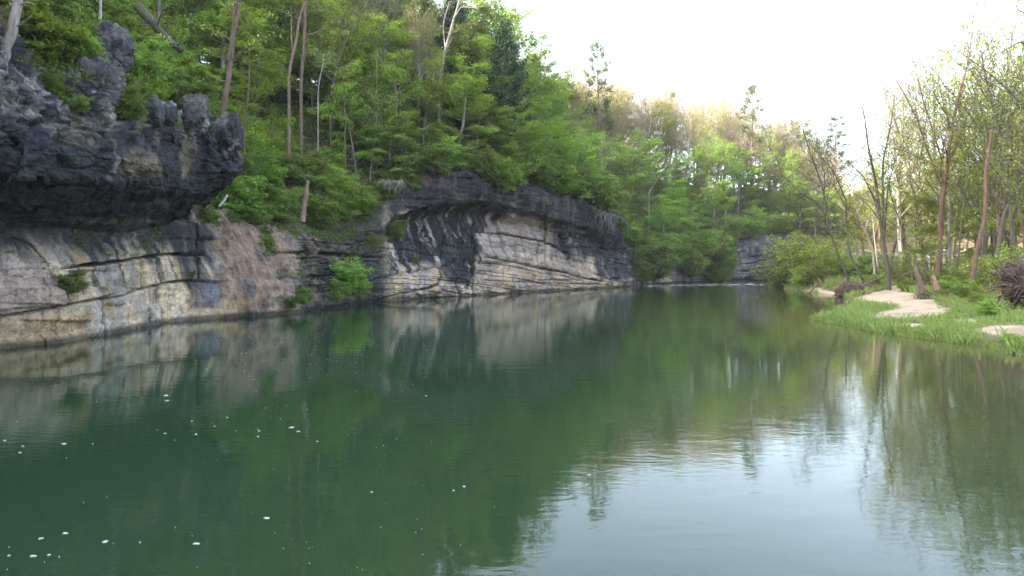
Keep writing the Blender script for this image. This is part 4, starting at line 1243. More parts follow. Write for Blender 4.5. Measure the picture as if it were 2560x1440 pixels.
# the row that leans out over the edge of the rock
R1 = np.random.default_rng(11)
for u in np.r_[np.arange(120, 1050, 26), np.arange(1050, 1990, 15)]:
    t = R1.uniform(-.1, .9) if u > 1050 else R1.uniform(.3, 1.5)
    i_ = int(np.argmin(abs(us - u)))
    p = hill_at(u, t)
    q = proj(p)[0]
    if q < 60 or q > 1960 or not free(p, .9):
        continue
    kind = R1.choice(['bush', 'bush_mid', 'maple', 'bush_lime'], p=[.4, .25, .25, .1] if u > 1000 else [.35, .45, .08, .12])
    h = R1.uniform(1.6, 3.0) if 'bush' in kind else R1.uniform(3.5, 6.0)
    if u < 600:
        h *= .6
    out_ = R1.uniform(.2, .9) if u > 1120 else 0
    p = p + np.array([NR[i_, 0], NR[i_, 1], -.45]) * out_
    fill(kind, p - np.array([0, 0, .1]), h * (1.35 if u > 1150 else 1), 'L', zone_of(q), 'shrubs and young maples along the edge of the bluffs' if True else None, wide=1.25, tilt=.15)
# shrubs low on the slope, where the gully and the far bank are overgrown
for k_ in range(230):
    u = R1.choice([R1.uniform(575, 985), R1.uniform(1540, 2040), R1.uniform(60, 560)], p=[.45, .37, .18])
    t = R1.uniform(.2, 11) if u < 1500 else R1.uniform(.2, 34)
    p = hill_at(u, t)
    q = proj(p)[0]
    if q < 40 or q > 2000 or any(abs(q - a) < w * .7 and t < b - .5 for a, b, w in CLEAR) or not free(p, 1.0):
        continue
    fill(R1.choice(['bush', 'bush_mid', 'bush_lime'], p=[.45, .35, .2]), p - np.array([0, 0, .1]), R1.uniform(1.2, 2.8), 'L', zone_of(q), 'shrubs low on the wooded slope', wide=1.25, tilt=.12)
# the slope itself
cands = 0
for k_ in range(14000):
    u = R1.uniform(-150, 2150)
    t = 1.5 + 44 * R1.uniform() ** 1.35
    p = hill_at(u, t)
    if p[1] < 22 and p[0] > -25 and u > -100:
        continue
    q, v = proj(p)
    if q < -120 or q > 2130 or p[1] < 15:
        continue
    r = (1.5 + .06 * t + .007 * p[1]) * (.9 if q > 1420 else 1)
    if not free(p, r):
        continue
    if any(abs(q - a) < w and t < b + .8 for a, b, w in CLEAR):
        continue
    zmax = CAMH + (HZ - np.interp(q, SKY[:, 0], SKY[:, 1])) / F * p[1]
    front = t < 9
    far_ = q > 1420
    if t < 6:
        pr = dict(maple=.50, green=.24, lime=.06, olive=.08, sparse=.12) if not far_ else dict(maple=.34, green=.18, lime=.16, olive=.20, sycamore=.12)
        h = R1.uniform(5.5, 10)
    elif t < 18:
        pr = dict(maple=.28, green=.13, olive=.21, bare=.13, cedar=.04, sparse=.09, twiggy=.12) if not far_ else dict(maple=.08, green=.08, lime=.09, olive=.33, tan=.16, bare=.18, sycamore=.08)
        h = R1.uniform(9, 15)
    else:
        pr = dict(maple=.18, green=.13, olive=.25, bare=.18, cedar=.06, tan=.08, twiggy=.12) if not far_ else dict(olive=.32, tan=.28, bare=.28, lime=.09, pine=.03)
        h = R1.uniform(12, 18)
    kind = R1.choice(list(pr), p=np.array(list(pr.values())) / sum(pr.values()))
    lim = zmax * R1.uniform(.9, 1.0) - p[2]
    if lim < 3.0:
        continue
    h = min(h, lim)
    if t > 18 and lim < 25:
        h = lim
    fill(kind, p - np.array([0, 0, .1]), h, 'L', zone_of(q), 'trees on the wooded slope ' + zone_of(q), wide=R1.uniform(.85, 1.2), tilt=.06)
    cands += 1
    if cands >= 340:
        break
print('slope trees', cands)
for q, t, kind in [(1688, 9, 'green'), (1702, 16, 'olive'), (1716, 11, 'maple'), (1905, 10, 'green'), (1918, 17, 'olive'), (1930, 12, 'maple'), (1760, 15, 'olive'), (1845, 12, 'lime')]:
    p = hill_px(q, t)
    lim = CAMH + (HZ - np.interp(q, SKY[:, 0], SKY[:, 1])) / F * p[1] - p[2]
    fill(kind, p - np.array([0, 0, .2]), min(lim, 11 if kind != 'olive' else 16), 'L', zone_of(q), 'trees on the wooded slope ' + zone_of(q), wide=1.15)
# woods on the right bank
RSKY = np.array([(1900, 560), (1990, 440), (2060, 340), (2120, 270), (2200, 190), (2350, 160), (2560, 190), (2900, 200)], float)
cands = 0
for k_ in range(6000):
    y = R1.uniform(40, 150)
    u = R1.uniform(1990, 2680)
    x = (u - CX) / F * y
    sd = float(poly_sdf(np.array([x]), np.array([y]), RBp)[0])
    if sd < 11 or y > 108:
        continue
    p = np.array([x, y, float(bank_z(x, y))])
    if not free(p, 2.3 + .010 * y):
        continue
    pr = dict(twiggy=.70, lime=.12, sparse=.18) if y < 76 else dict(twiggy=.40, sparse=.30, lime=.24, bare=.06)
    kind = R1.choice(list(pr), p=list(pr.values()))
    slim = kind in ('twiggy', 'bare')
    zt = CAMH + (HZ - np.interp(u, RSKY[:, 0], RSKY[:, 1]) + (R1.uniform(70, 420) if slim else 270 + R1.normal() * 50)) / F * y
    fill(kind, p, max(5, min(zt - p[2], 25 if slim else 14)), 'R', 'near the water' if y < 60 else 'on the right bank' if y < 80 else 'deep in the bank woods', 'thin spring woods on the sandy bank', wide=R1.uniform(.8, 1.15), tilt=.06)
    cands += 1
    if cands >= 54:
        break
print('bank trees', cands)
# shrubs on the right bank, nearest the water first
for u, v, d_, h, kind, w in [(1958, 705, 84, 3.4, 'bush_lime', 1.4), (1985, 700, 82, 4.8, 'bush_lime', 1.2), (2010, 712, 78, 2.2, 'bush', 1.5), (2040, 705, 76, 2.6, 'bush_lime', 1.3), (2030, 690, 84, 6.0, 'bush_lime', 1.1), (2075, 700, 80, 4.0, 'bush_lime', 1.1),
                          (2000, 690, 90, 6.5, 'bush_lime', 1.0), (2105, 690, 86, 5.0, 'bush_lime', 1.0), (2140, 690, 80, 3.2, 'bush_mid', 1.2), (2180, 705, 68, 1.6, 'bush_mid', 1.2), (2270, 715, 60, 1.2, 'bush', 1.4),
                          (2380, 720, 50, 1.4, 'bush', 1.5), (2420, 722, 46, 1.2, 'bush_mid', 1.5), (2460, 700, 56, 3.0, 'bush_lime', 1.1), (2405, 690, 62, 3.6, 'bush_lime', 1.1), (2520, 690, 52, 3.8, 'bush_lime', 1.1), (2475, 760, 33, .9, 'bush', 1.2), (2300, 690, 66, 2.6, 'bush_lime', 1.2),
                          (2250, 680, 72, 3.4, 'bush_lime', 1.1), (2440, 740, 42, .9, 'bush_lime', 1.5), (2370, 700, 57, 2.0, 'bush_mid', 1.3), (2530, 850, 24.5, .45, 'bush', 1.3), (2556, 858, 23.8, .4, 'bush_lime', 1.3)]:
    x = (u - CX) / F * d_
    fill(kind, (x, d_, float(bank_z(x, d_)) - .05), h, 'R', 'on the right bank', 'shrubs on the sandy bank', wide=w)
for k_ in range(46):
    u = R1.uniform(1585, 1835)
    i_ = int(np.argmin(abs(us - u)))
    o_ = R1.uniform(-.6, .9)
    p = np.array([B[i_, 0] + NR[i_, 0] * o_, B[i_, 1] + NR[i_, 1] * o_, R1.uniform(.0, 4.5)])
    fill(R1.choice(['bush', 'bush_mid', 'bush_lime'], p=[.45, .4, .15]), p, R1.uniform(2.0, 4.2), 'L', 'by the far waterline', 'shrubs at the foot of the far bank', wide=1.2, tilt=.15)
# leafy tufts that hang on the rock face: (column, row) found on the mesh
front_i = np.where((us > 40) & (us < 1900))[0]
FU, FV = proj(Pm)
for u, v, h, kind in [(868, 735, 2.6, 'bush'), (845, 748, 1.5, 'bush_mid'), (905, 745, 1.3, 'bush_mid'), (760, 760, 1.2, 'bush_mid'), (725, 772, 1.0, 'bush_mid'), (675, 628, 1.0, 'bush'), (930, 630, 1.6, 'bush_lime'), (985, 600, 1.8, 'bush_mid'), (175, 735, 1.0, 'bush_mid'), (480, 696, .5, 'bush'),
                      (90, 200, .7, 'bush'), (150, 150, 1.1, 'bush'), (205, 165, .9, 'bush_mid'), (110, 300, .5, 'bush'), (200, 285, .5, 'bush_mid'), (330, 235, 1.3, 'bush'), (310, 265, .9, 'bush_mid'), (420, 235, 1.0, 'bush_mid'), (460, 215, 1.2, 'bush'), (520, 235, 1.1, 'bush_mid'), (450, 275, .6, 'bush_lime'), (205, 412, .45, 'bush'), (425, 320, .5, 'bush'), (385, 270, .8, 'bush'), (120, 120, 1.3, 'bush'), (225, 120, .8, 'bush'), (320, 300, 1.0, 'bush_mid'), (340, 205, 1.6, 'bush_mid'), (440, 215, 1.5, 'bush_mid'), (345, 250, 1.4, 'bush'), (130, 240, .5, 'bush'),
                      (1040, 660, .7, 'bush'), (530, 560, 1.0, 'bush'), (640, 560, 1.4, 'bush_mid'), (1590, 690, 1.2, 'bush_mid'), (1640, 668, 2.4, 'bush_mid'), (1690, 670, 3.0, 'bush'), (1740, 665, 2.8, 'bush_mid'), (1790, 672, 2.6, 'bush'), (1660, 640, 4, 'bush_lime'), (1770, 690, 2.0, 'bush_mid'), (1600, 650, 2.6, 'bush'), (1720, 690, 1.8, 'bush_mid'), (780, 690, .7, 'bush'), (870, 640, .9, 'bush_mid'), (950, 480, 1.8, 'bush_mid'), (1000, 440, 2.4, 'bush'), (1810, 640, 3.4, 'bush')]:
    q = np.hypot(FU[front_i] - u, FV[front_i] - v)
    a_, b_ = np.unravel_index(np.argmin(q), q.shape)
    p = Pm[front_i[a_], b_]
    pr_ = np.array(p)
    h *= 1.5 if (u < 560 and v < 330) else 1
    fill(kind, pr_ - np.array([NR[front_i[a_], 0], NR[front_i[a_], 1], 0]) * .15, h, 'L', 'on the rock face', 'shrubs growing out of the rock faces', wide=1.2)

# one label for each: its look and the nearest landmark, counted outwards from it
RANK = {}
for e, kind, side, zone, u in FILL:
    l = min((abs(a - u), a, w) for a, w, s in LAND if s == side)
    RANK.setdefault((kind, zone, l[2], u > l[1]), []).append((abs(u - l[1]), e))
for (kind, zone, lw, right), rows in RANK.items():
    rows.sort(key=lambda r: r[0])
    for j, (_d, e) in enumerate(rows):
        nth = (ORD[j] + ' ') if len(rows) > 1 else ''
        e['label'] = f"{LOOK[kind]} {zone}, {nth}{'right' if right else 'left'} of {lw}"

# ---------------------------------------------------------------- rocks that stand on the near bluff
M_KNOB = rock_mat('lichened_boulder')


def boulder(u, v, d_, wpx, hpx, label, seed, name='boulder', dark=0.0, moss_=0.3):
    me_n, me_m = 110, 80
    th_, ph_ = np.meshgrid(np.linspace(0, 2 * math.pi, me_n), np.linspace(-math.pi / 2, math.pi / 2, me_m), indexing='ij')
    n = np.stack([np.cos(ph_) * np.cos(th_), np.cos(ph_) * np.sin(th_), np.sin(ph_)], -1)
    a, c = wpx / F * d_ / 2, hpx / F * d_ / 2
    q = n * .8 + .0
    r = 1 + .42 * fbm(q[..., 0] * 1.3 + seed, q[..., 1] * 1.3, q[..., 2] * 1.3, 4, seed) + .30 * (.5 - worley(q[..., 0] * 2.2 + seed, q[..., 1] * 2.2, q[..., 2] * 1.6, seed)) + .10 * fbm(q[..., 0] * 6 + seed, q[..., 1] * 6, q[..., 2] * 6, 3, seed + 5)
    e1, e2 = worley(q[..., 0] * 1.9 + seed, q[..., 1] * 1.9, q[..., 2] * 2.6, seed + 3, True)
    h1, h2 = worley(q[..., 0] * 5 + seed, q[..., 1] * 5, q[..., 2] * 6, seed + 4, True)
    r = r - .09 * (1 - sstep(0, .16, e2 - e1)) - .04 * (1 - sstep(0, .15, h2 - h1)) - .10 * np.abs(fbm(q[..., 0] * 4 + seed, q[..., 1] * 4, q[..., 2] * 5, 5, seed + 6))
    n = np.sign(n) * np.abs(n) ** .86
    pts = n * r[..., None] * np.array([a, max(a, c * .6) * .9, c])
    pts[-1] = pts[0]
    lich = fbm(pts[..., 0] * 2, pts[..., 1] * 2, pts[..., 2] * 2, 4, seed + 9)
    col = np.zeros(pts.shape) + np.array((.085, .083, .088)) * (1 - dark)
    col = mixc(col, (.22, .21, .205), sstep(.1, .45, lich))
    col = mixc(col, (.03, .032, .038), sstep(.1, .4, -lich))
    col = mixc(col, (.06, .08, .02), sstep(.2, .5, fbm(pts[..., 0] * 1.5, pts[..., 1] * 1.5, pts[..., 2] * 1.5, 4, seed + 19)) * sstep(.0, .6, n[..., 2]) * moss_ * 2)
    o_ = obj(name, mesh_np(name, pts, grid_faces(me_n, me_m), M_KNOB, True, np.clip(col, .01, .7)), None, tuple(P3(u, v, d_)))
    return tag(o_, label, 'boulder', 'weathered rocks on top of the near bluff')


boulder(62, 160, 25.2, 78, 230, 'tall grey rock pinnacle behind the pale leaning snag', 1, 'rock_pinnacle')
boulder(274, 128, 28.3, 96, 118, 'rounded grey boulder with a tan broken face perched highest right of the pinnacle', 2)
boulder(238, 228, 26.4, 138, 150, 'big pale topped rounded rock just below the tan faced boulder', 3)
boulder(165, 190, 26.2, 70, 100, 'narrow upright grey rock between the pinnacle and the big pale topped one', 4)
boulder(376, 282, 28.8, 60, 80, 'small rounded rock under the ferns left of its dark rounded twin', 5)
boulder(420, 285, 29.4, 44, 70, 'dark rounded twin rock in the middle of the ferny ledge', 6, dark=.3)
boulder(490, 285, 30.5, 72, 100, 'pale grey rock below the flared grey trunk', 7)
boulder(60, 225, 25.0, 110, 90, 'low pale blotched rock at the foot of the pinnacle', 8)
boulder(572, 335, 33.6, 66, 100, 'dark jutting rock at the very end of the near overhang', 9, dark=.5)
boulder(28, 300, 24.2, 120, 70, 'broad dark rock low under the pinnacle', 12, dark=.5)

# ---------------------------------------------------------------- dead wood and roots


def log_thing(name, label, cat, line, r0, r1, bark, seed, parts=None):
    g = np.random.default_rng(seed)
    p = np.array([P3(*q) for q in line])
    n = 4 * (len(p) - 1) + 1
    x = np.linspace(0, len(p) - 1, n)
    q = np.stack([np.interp(x, np.arange(len(p)), p[:, c]) for c in range(3)], 1)
    q += g.normal(size=q.shape) * r0 * .07
    tb = Tubes()
    tb.add(q - q[0], np.linspace(r0, r1, n) * g.uniform(.95, 1.05, n), 9)
    for k in range(5):
        a, d_ = at(q, g.uniform(.2, .95))
        br = polyline(g, a - q[0], d_ * .4 + g.normal(size=3), r0 * g.uniform(2, 6), 3, .2, 0)
        tb.add(br, np.linspace(r0 * .25, r0 * .08, 4), 4)
    return tag(obj(name, tb.mesh(name, bark), None, tuple(q[0])), label, cat)


log_thing('dead_snag', 'pale bare snag leaning in front of the rock pinnacle', 'dead tree', [(-4, 260, 22.9), (2, 185, 22.7), (16, 120, 22.6), (34, 60, 22.7), (44, 10, 22.8), (52, -60, 22.9)], .19, .12, B_SNAG, 1)
log_thing('dead_snag', 'thin pale dead pole left of the leaning pinnacle snag', 'dead tree', [(10, 70, 24.5), (26, 15, 24.6), (34, -40, 24.7)], .07, .05, B_PALE, 2)
log_thing('dead_pole', 'thin white dead stem above the tan faced boulder', 'dead tree', [(249, 75, 30), (251, 20, 30.1), (252, -40, 30.2)], .07, .05, B_PALE, 3)
log_thing('fallen_log', 'dark mossy dead log leaning down the slope behind the boulders', 'log', [(345, 15, 31), (375, 50, 31), (410, 90, 31.3), (455, 128, 31.6)], .22, .16, B_DARK, 4)
log_thing('broken_stub', 'short reddish broken trunk standing on the ledged rock', 'dead tree', [(756, 556, 43.5), (760, 520, 43.7), (766, 485, 43.8), (770, 452, 44)], .18, .10, B_RED, 5)
log_thing('dead_tree', 'leaning grey dead trunk with roots bared beside the sand bar', 'dead tree', [(2306, 738, 48), (2302, 715, 48.2), (2294, 690, 48.4), (2288, 668, 48.6)], .24, .10, B_DRIFT, 6)
log_thing('stump', 'short orange brown broken stump in the weeds right of the sand bar', 'stump', [(2344, 726, 48), (2338, 708, 48.2), (2332, 690, 48.4)], .19, .15, B_RED, 7)
log_thing('driftwood_log', 'slanting brown log reaching out of the driftwood tangle', 'log', [(2140, 726, 63), (2168, 708, 63.5), (2200, 694, 64)], .17, .09, B_DRIFT, 8)
log_thing('driftwood_log', 'thick grey stump end standing up in the driftwood tangle', 'log', [(2096, 738, 62), (2102, 720, 62.3), (2110, 704, 62.6)], .26, .16, B_DRIFT, 9)
log_thing('driftwood_log', 'small dark branch poking out of the water by the sandy cut bank', 'log', [(2024, 733, 70), (2032, 722, 70.2), (2044, 712, 70.5)], .12, .06, B_DRIFT, 10)
log_thing('driftwood_log', 'flat dark log lying at the water by the grass edge', 'log', [(2536, 886, 22.6), (2570, 884, 22.8), (2620, 884, 23)], .07, .06, B_DRIFT, 11)
log_thing('leaning_branch', 'thin pale branch dropping from the overhang onto the soil gully', 'branch', [(548, 516, 34), (560, 502, 34.2), (568, 488, 34.4)], .06, .05, B_PALE, 12)


def roots(name, label, cat, u, v, d_, wpx, hpx, n, seed, bark, core=True, hang=False, r=(.02, .06)):
    g = np.random.default_rng(seed)
    c = P3(u, v, d_)
    a, h = wpx / F * d_ / 2, hpx / F * d_ / 2
    e = bpy.data.objects.new(name, None)
    e.location = tuple(c)
    COL.objects.link(e)
    tag(e, label, cat)
    tb = Tubes()
    for k in range(n):
        if hang:
            s0 = np.array([g.uniform(-a, a) * .8, g.uniform(-.4, .4), h * g.uniform(.6, 1)])
            pts = polyline(g, s0, (g.normal() * .8, -.4 + g.normal() * .3, .3), h * g.uniform(.9, 2.2), 8, .3, -.42)
        else:
            n0 = unit(g.normal(size=3) * np.array([1, .8, 1]) + np.array([0, -.35, .1]))
            s0 = n0 * np.array([a, a * .7, h]) * g.uniform(.3, .75)
            tang = unit(np.cross(n0, g.normal(size=3)))
            pts = polyline(g, s0, n0 * .8 + tang * g.uniform(.2, 1.4), h * g.uniform(.5, 1.3), 7, .34, -.06)
            m = np.linalg.norm(pts / np.array([a, a, h]), axis=1)
            pts = pts / np.maximum(m / 1.12, 1)[:, None]
        r0 = g.uniform(*r)
        tb.add(pts, np.linspace(r0, r0 * .25, len(pts)), 5)
    obj('roots', tb.mesh(name, bark), e)
    if core:
        th_, ph_ = np.meshgrid(np.linspace(0, 2 * math.pi, 40), np.linspace(-math.pi / 2, math.pi / 2, 28), indexing='ij')
        q = np.stack([np.cos(ph_) * np.cos(th_), np.cos(ph_) * np.sin(th_), np.sin(ph_)], -1)
        q = q * (1 + .5 * fbm(q[..., 0] * 2.4 + seed, q[..., 1] * 2.4, q[..., 2] * 2.4, 4, seed))[..., None] * np.array([a, a * .7, h]) * .72
        q[-1] = q[0]
        obj('soil_core', mesh_np('soil_core', q, grid_faces(40, 28), M_CLOD, True), e)
    return e


M_CLOD = soil_mat('root_soil', [(0.3, (.03, .022, .02)), (0.6, (.08, .055, .045))], 2.0, .08)
roots('root_mass', 'huge tangled dark root mass of an uprooted tree on the grassy bank', 'root mass', 2562, 712, 37, 150, 140, 260, 5, B_DRIFT, r=(.015, .06))
roots('driftwood_tangle', 'dark tangle of roots and driftwood at the edge of the far sand', 'driftwood', 2128, 732, 62, 110, 48, 150, 6, B_DRIFT, r=(.03, .09))
roots('hanging_roots', 'pale tangle of bare roots hanging from the corner of the middle bluff', 'roots', 1512, 566, 82, 60, 80, 46, 7, B_GREY, False, True, (.02, .05))
roots('hanging_roots', 'grey roots hanging below the shrubs left of the middle overhang', 'roots', 985, 470, 52.5, 70, 40, 40, 8, B_GREY, False, True, (.015, .04))
roots('bared_roots', 'dark bared roots at the foot of the leaning grey dead trunk', 'roots', 2304, 738, 47.8, 56, 28, 60, 9, B_DRIFT, False, False, (.02, .05))

# ---------------------------------------------------------------- ground cover (nobody could count it)
G = np.random.default_rng(77)


def cover(name, label, pos, mat, size, flat=.7):
    nr = G.normal(size=pos.shape) * (1.15 - flat) + np.array([0, -.2, 1.0])
    o_ = obj(name, leaf_mesh(name, leaf_quads(G, pos, nr, size * G.uniform(.6, 1.35, len(pos))), mat))
    return tag(o_, label, None, None, 'stuff')


n = 330000
ui = G.integers(np.argmin(abs(us - 60)), np.argmin(abs(us - 2100)), n)
tt = 34 * G.uniform(0, 1, n) ** 1.6
ti = np.clip(np.searchsorted(TT, tt), 1, len(TT) - 1)
fr = (tt - TT[ti - 1]) / (TT[ti] - TT[ti - 1])
ub = np.clip(ui + 1, 0, NS - 1)
jit = G.uniform(0, 1, n)[:, None]
pos = HP[ui, ti - 1] * (1 - fr)[:, None] + HP[ui, ti] * fr[:, None]
pos2 = HP[ub, ti - 1] * (1 - fr)[:, None] + HP[ub, ti] * fr[:, None]
pos = pos * (1 - jit) + pos2 * jit
dens = fbm(pos[:, 0] * .28, pos[:, 1] * .28, 0, 3, 171)
keep = dens + G.uniform(-.3, .3, n) > .0
pos = pos[keep]
pos[:, 2] += 1.7 * G.uniform(.02, 1, len(pos)) ** 1.3 * sstep(-.1, .4, dens[keep])
cover('undergrowth', 'low leafy undergrowth and ferns over the wooded slope', pos, L_FERN, .24)
# plants on the ledges of the rock
m = (Nn[..., 2] > .45) & (U > 60) & (U < 1700) & (zz > .5) & (fbm(X * .5, Y * .5, zz * .5, 3, 172) > .02)
ci, cj = np.where(m)
pick = G.choice(len(ci), min(16000, len(ci)), False)
pos = Pm[ci[pick], cj[pick]] + G.normal(size=(len(pick), 3)) * .09 + np.array([0, 0, .08])
cover('ledge_plants', 'small plants and moss tufts on the ledges of the bluffs', pos, L_FERN, .13)
# right bank: low leaves in the woods
n = 60000
pos = np.stack([G.uniform(20, 100, n), G.uniform(34, 112, n), np.zeros(n)], 1)
sd = poly_sdf(pos[:, 0], pos[:, 1], RBp)
pu = CX + F * pos[:, 0] / pos[:, 1]
keep = (sd > 1.5) & (pu < 2700) & (pu > 1880) & (fbm(pos[:, 0] * .3, pos[:, 1] * .3, 0, 3, 173) + G.uniform(-.25, .25, n) + .35 * sstep(6, 12, sd) - .1 > 0)
pos, sd = pos[keep], sd[keep]
pos[:, 2] = bank_z(pos[:, 0], pos[:, 1])
pu, pv = proj(pos)
ok = np.ones(len(pos), bool)
for pl in SAND:
    ok &= poly_sdf(pu, pv, pl) < -4
pos, sd = pos[ok], sd[ok]
pos[:, 2] += G.uniform(.02, 1.0, len(pos)) ** 1.5 * sstep(2, 10, sd) * .9
cover('weeds', 'low green weeds on the floor of the bank woods', pos, leaf_mat('weed_leaf', (.06, .14, .02), (.13, .22, .045), .4, .05), .17, .6)


def blades(pos, h, wdt, lean):
    n_ = len(pos)
    a = G.uniform(0, 6.28, n_)
    s_ = np.stack([np.cos(a), np.sin(a), np.zeros(n_)], 1) * (wdt * .5)[:, None]
    l_ = np.stack([np.cos(a + 1.4), np.sin(a + 1.4), np.zeros(n_)], 1) * (h * lean * G.uniform(.3, 1.3, n_))[:, None]
    tip = pos + np.array([0, 0, 1]) * h[:, None] + l_
    mid_ = pos + np.array([0, 0, .6]) * h[:, None] + l_ * .35
    return np.stack([pos - s_, pos + s_, mid_ + s_ * .6, tip], 1).reshape(-1, 3)


def scatter_bank(n_, x0, x1, y0, y1, test):
    pos_ = np.stack([G.uniform(x0, x1, n_), G.uniform(y0, y1, n_), np.zeros(n_)], 1)
    sd_ = poly_sdf(pos_[:, 0], pos_[:, 1], RBp) + .35 * fbm(pos_[:, 0] * .9, pos_[:, 1] * .9, 0, 3, 61)
    pos_[:, 2] = bank_z(pos_[:, 0], pos_[:, 1], sd_)
    pu_, pv_ = proj(pos_)
    ok_ = (pu_ > 1880) & (pu_ < 2680) & test(pos_, sd_, pu_, pv_)
    wu_ = pu_ + 26 * fbm(pos_[:, 0] * 1.2, pos_[:, 1] * 1.2, 0, 3, 63)
    wv2 = pv_ + 7 * fbm(pos_[:, 0] * 1.2, pos_[:, 1] * 1.2, 3, 3, 64)
    for pl_ in SAND:
        ok_ &= poly_sdf(wu_, wv2, pl_) < G.uniform(-6, 3, n_)
    return pos_[ok_], sd_[ok_]


def tufts(pos_, per, jitter):
    q = np.repeat(pos_, per, 0)
    q[:, :2] += G.normal(size=(len(q), 2)) * jitter
    return q


p1, s1 = scatter_bank(30000, 15, 40, 21, 50, lambda p, s, u, v: (s > -.45) & (s < 13) & (fbm(p[:, 0] * .6, p[:, 1] * .6, 0, 3, 181) + G.uniform(-.35, .35, len(p)) > -.22))
b1 = tufts(p1, 7, .06)
hh = .13 + .13 * np.repeat(sstep(2.2, .2, s1), 7) * G.uniform(.5, 1.3, len(b1)) + .13 * np.repeat(np.clip(fbm(p1[:, 0] * .8, p1[:, 1] * .8, 0, 3, 190) + .4, 0, 1), 7) * G.uniform(0, 1.4, len(b1))
hh = hh * np.repeat(1 + 1.1 * (G.uniform(0, 1, len(p1)) > .93), 7)
q1 = blades(b1, hh * .85, np.full(len(b1), .024), .5)
p2, s2 = scatter_bank(26000, 24, 70, 50, 104, lambda p, s, u, v: (s > -.3) & (fbm(p[:, 0] * .4, p[:, 1] * .4, 0, 3, 182) + G.uniform(-.3, .3, len(p)) > -.1))
b2 = tufts(p2, 5, .12)
q2 = blades(b2, .35 + .35 * G.uniform(0, 1, len(b2)), np.full(len(b2), .05), .5)
o = obj('grass', leaf_mesh('grass', np.concatenate([q1, q2]), L_GRASS))
tag(o, 'fresh green grass along the low right bank', None, None, 'stuff')
p3, s3 = scatter_bank(5200, 16, 60, 22, 80, lambda p, s, u, v: (s > .6) & (fbm(p[:, 0] * .5, p[:, 1] * .5, 0, 3, 183) > .1))
b3 = tufts(p3, 8, .14)
o = obj('dry_grass', leaf_mesh('dry_grass', blades(b3, (.14 + .5 * sstep(38, 56, b3[:, 1])) * G.uniform(.5, 1.3, len(b3)), np.full(len(b3), .022), .6), L_DRY))
tag(o, 'dry tan grass stems among the weeds of the bank', None, None, 'stuff')

# ---------------------------------------------------------------- foam flecks on the water
M_FOAM, nt_, out_ = new_mat('foam')
d_ = N(nt_, 'ShaderNodeBsdfPrincipled')
d_.inputs['Base Color'].default_value = (.42, .43, .42, 1)
d_.inputs['Roughness'].default_value = .8
nt_.links.new(d_.outputs[0], out_.inputs[0])


def fleck(u, v, wpx, seed):
    g = np.random.default_rng(seed)
    x, y = W2(u, v)
    r = wpx / F * y / 2 * .62
    a = np.linspace(0, 2 * math.pi, 18, endpoint=False)
    rr_ = r * (1 + .28 * np.sin(2 * a + g.uniform(0, 6)) + .18 * np.sin(3 * a + g.uniform(0, 6)) + .08 * g.normal(size=18))
    rim = np.stack([rr_ * np.cos(a), rr_ * np.sin(a) * .8, np.full(18, .003)], 1)
    inn = rim * np.array([.8, .8, 1]) + np.array([0, 0, .006])
    mid_ = np.array([[0, 0, .011]])
    v_ = np.concatenate([rim, inn, inn * np.array([.4, .4, 1]) + np.array([0, 0, .003]), mid_])
    f_ = []
    for k in range(18):
        k2 = (k + 1) % 18
        f_ += [[k, k2, 18 + k2, 18 + k], [18 + k, 18 + k2, 36 + k2, 36 + k]]
    for k in range(0, 18, 2):
        f_.append([36 + k, 36 + (k + 1) % 18, 36 + (k + 2) % 18, 54])
    return v_, np.array(f_), (x, y, 0)


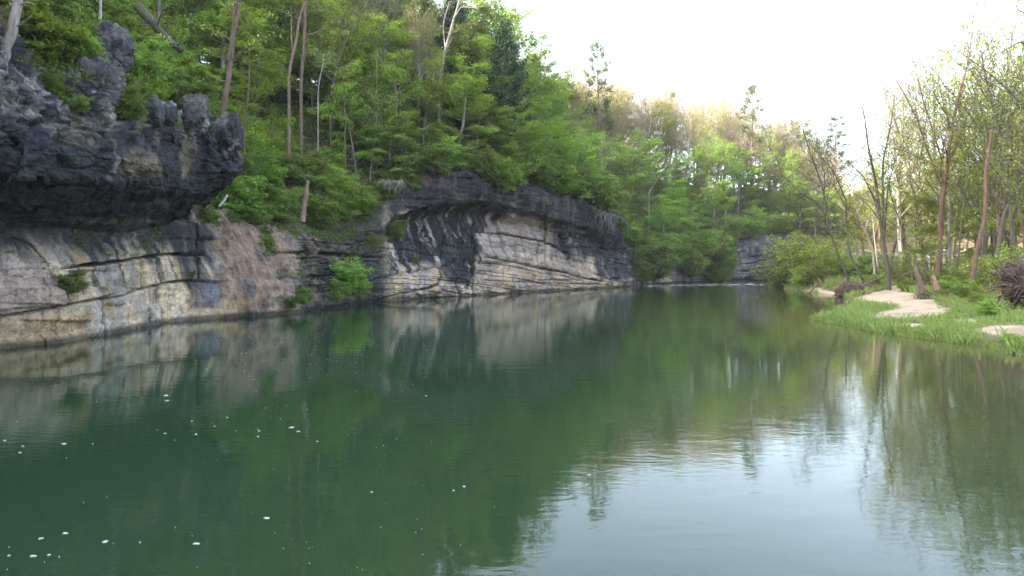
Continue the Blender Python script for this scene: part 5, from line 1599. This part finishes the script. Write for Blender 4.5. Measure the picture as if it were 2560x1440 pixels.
FOAM = [(160, 1110, 20), (729, 1069, 20), (746, 1079, 12), (163, 1334, 20), (102, 1347, 16), (263, 1355, 22), (491, 1360, 22), (82, 1391, 20), (123, 1388, 12), (667, 1296, 20), (929, 1231, 10), (1134, 1227, 9), (1160, 1217, 10), (1065, 990, 9), (490, 1086, 13), (645, 1092, 9), (648, 1078, 8), (12, 1102, 11), (50, 1132, 11), (57, 1116, 9), (568, 1044, 9), (415, 989, 20), (418, 1002, 13), (22, 1390, 9), (1473, 1188, 14), (232, 1110, 6), (793, 1104, 7), (536, 1066, 8), (480, 1053, 9), (413, 1084, 8), (148, 1393, 6), (350, 1357, 7)]
for j, (u, v, w_) in enumerate(FOAM):
    v_, f_, loc = fleck(u, v, w_, 500 + j)
    o = obj('foam_patch', mesh_np('foam_patch', v_, f_, M_FOAM, True), None, loc)
    u0, v0, _w = min(((a, b, c) for a, b, c in FOAM if (a, b) != (u, v)), key=lambda r: math.hypot(r[0] - u, 3 * (r[1] - v)))
    tag(o, 'small white foam fleck floating on the dark green water', 'foam', 'foam flecks on the river')
AV, AF, an = [], [], 0
for j in range(240):
    if j < 170:
        u, v = G.normal(760, 190), 806 + abs(G.normal(0, 75))
    else:
        u, v = G.uniform(0, 1250), G.uniform(900, 1430)
    if v < 800 + .1 * max(0, 560 - u):
        continue
    v_, f_, loc = fleck(u, v, G.uniform(1.2, 3.6), 900 + j)
    AV.append(v_ + np.array(loc)); AF.append(f_ + an); an += len(v_)
o = obj('foam', mesh_np('foam', np.concatenate(AV), np.concatenate(AF), M_FOAM, True))
tag(o, 'tiny white foam specks strewn over the green water', None, None, 'stuff')

# pale broken water where the river runs shallow at the bend
AV, AF, an = [], [], 0
for j in range(150):
    u = G.uniform(1590, 1925)
    v = 714 - (u - 1590) / 335 * 3 + G.normal() * 1.6
    v_, f_, loc = fleck(u, v, G.uniform(4, 22), 3000 + j)
    v_ = v_ * np.array([1, .9, .6])
    AV.append(v_ + np.array(loc)); AF.append(f_ + an); an += len(v_)
o = obj('riffle_foam', mesh_np('riffle_foam', np.concatenate(AV), np.concatenate(AF), M_FOAM, True))
tag(o, 'pale line of broken water across the river at the bend', None, None, 'stuff')


# ---------------------------------------------------------------- soft morning haze in the valley
mh, nth, outh = new_mat('valley_haze')
vp = N(nth, 'ShaderNodeVolumePrincipled')
vp.inputs['Color'].default_value = (1.0, .965, .92, 1)
vp.inputs['Density'].default_value = .00028
nth.links.new(vp.outputs[0], outh.inputs['Volume'])
hb = np.array([[x, y, z] for x in (-420, 500) for y in (-330, 460) for z in (-4, 130)], float)
hf = np.array([[0, 1, 3, 2], [4, 6, 7, 5], [0, 4, 5, 1], [2, 3, 7, 6], [0, 2, 6, 4], [1, 5, 7, 3]])
tag(obj('haze', mesh_np('haze', hb, hf, mh)), 'thin pale haze filling the river valley', None, None, 'stuff')
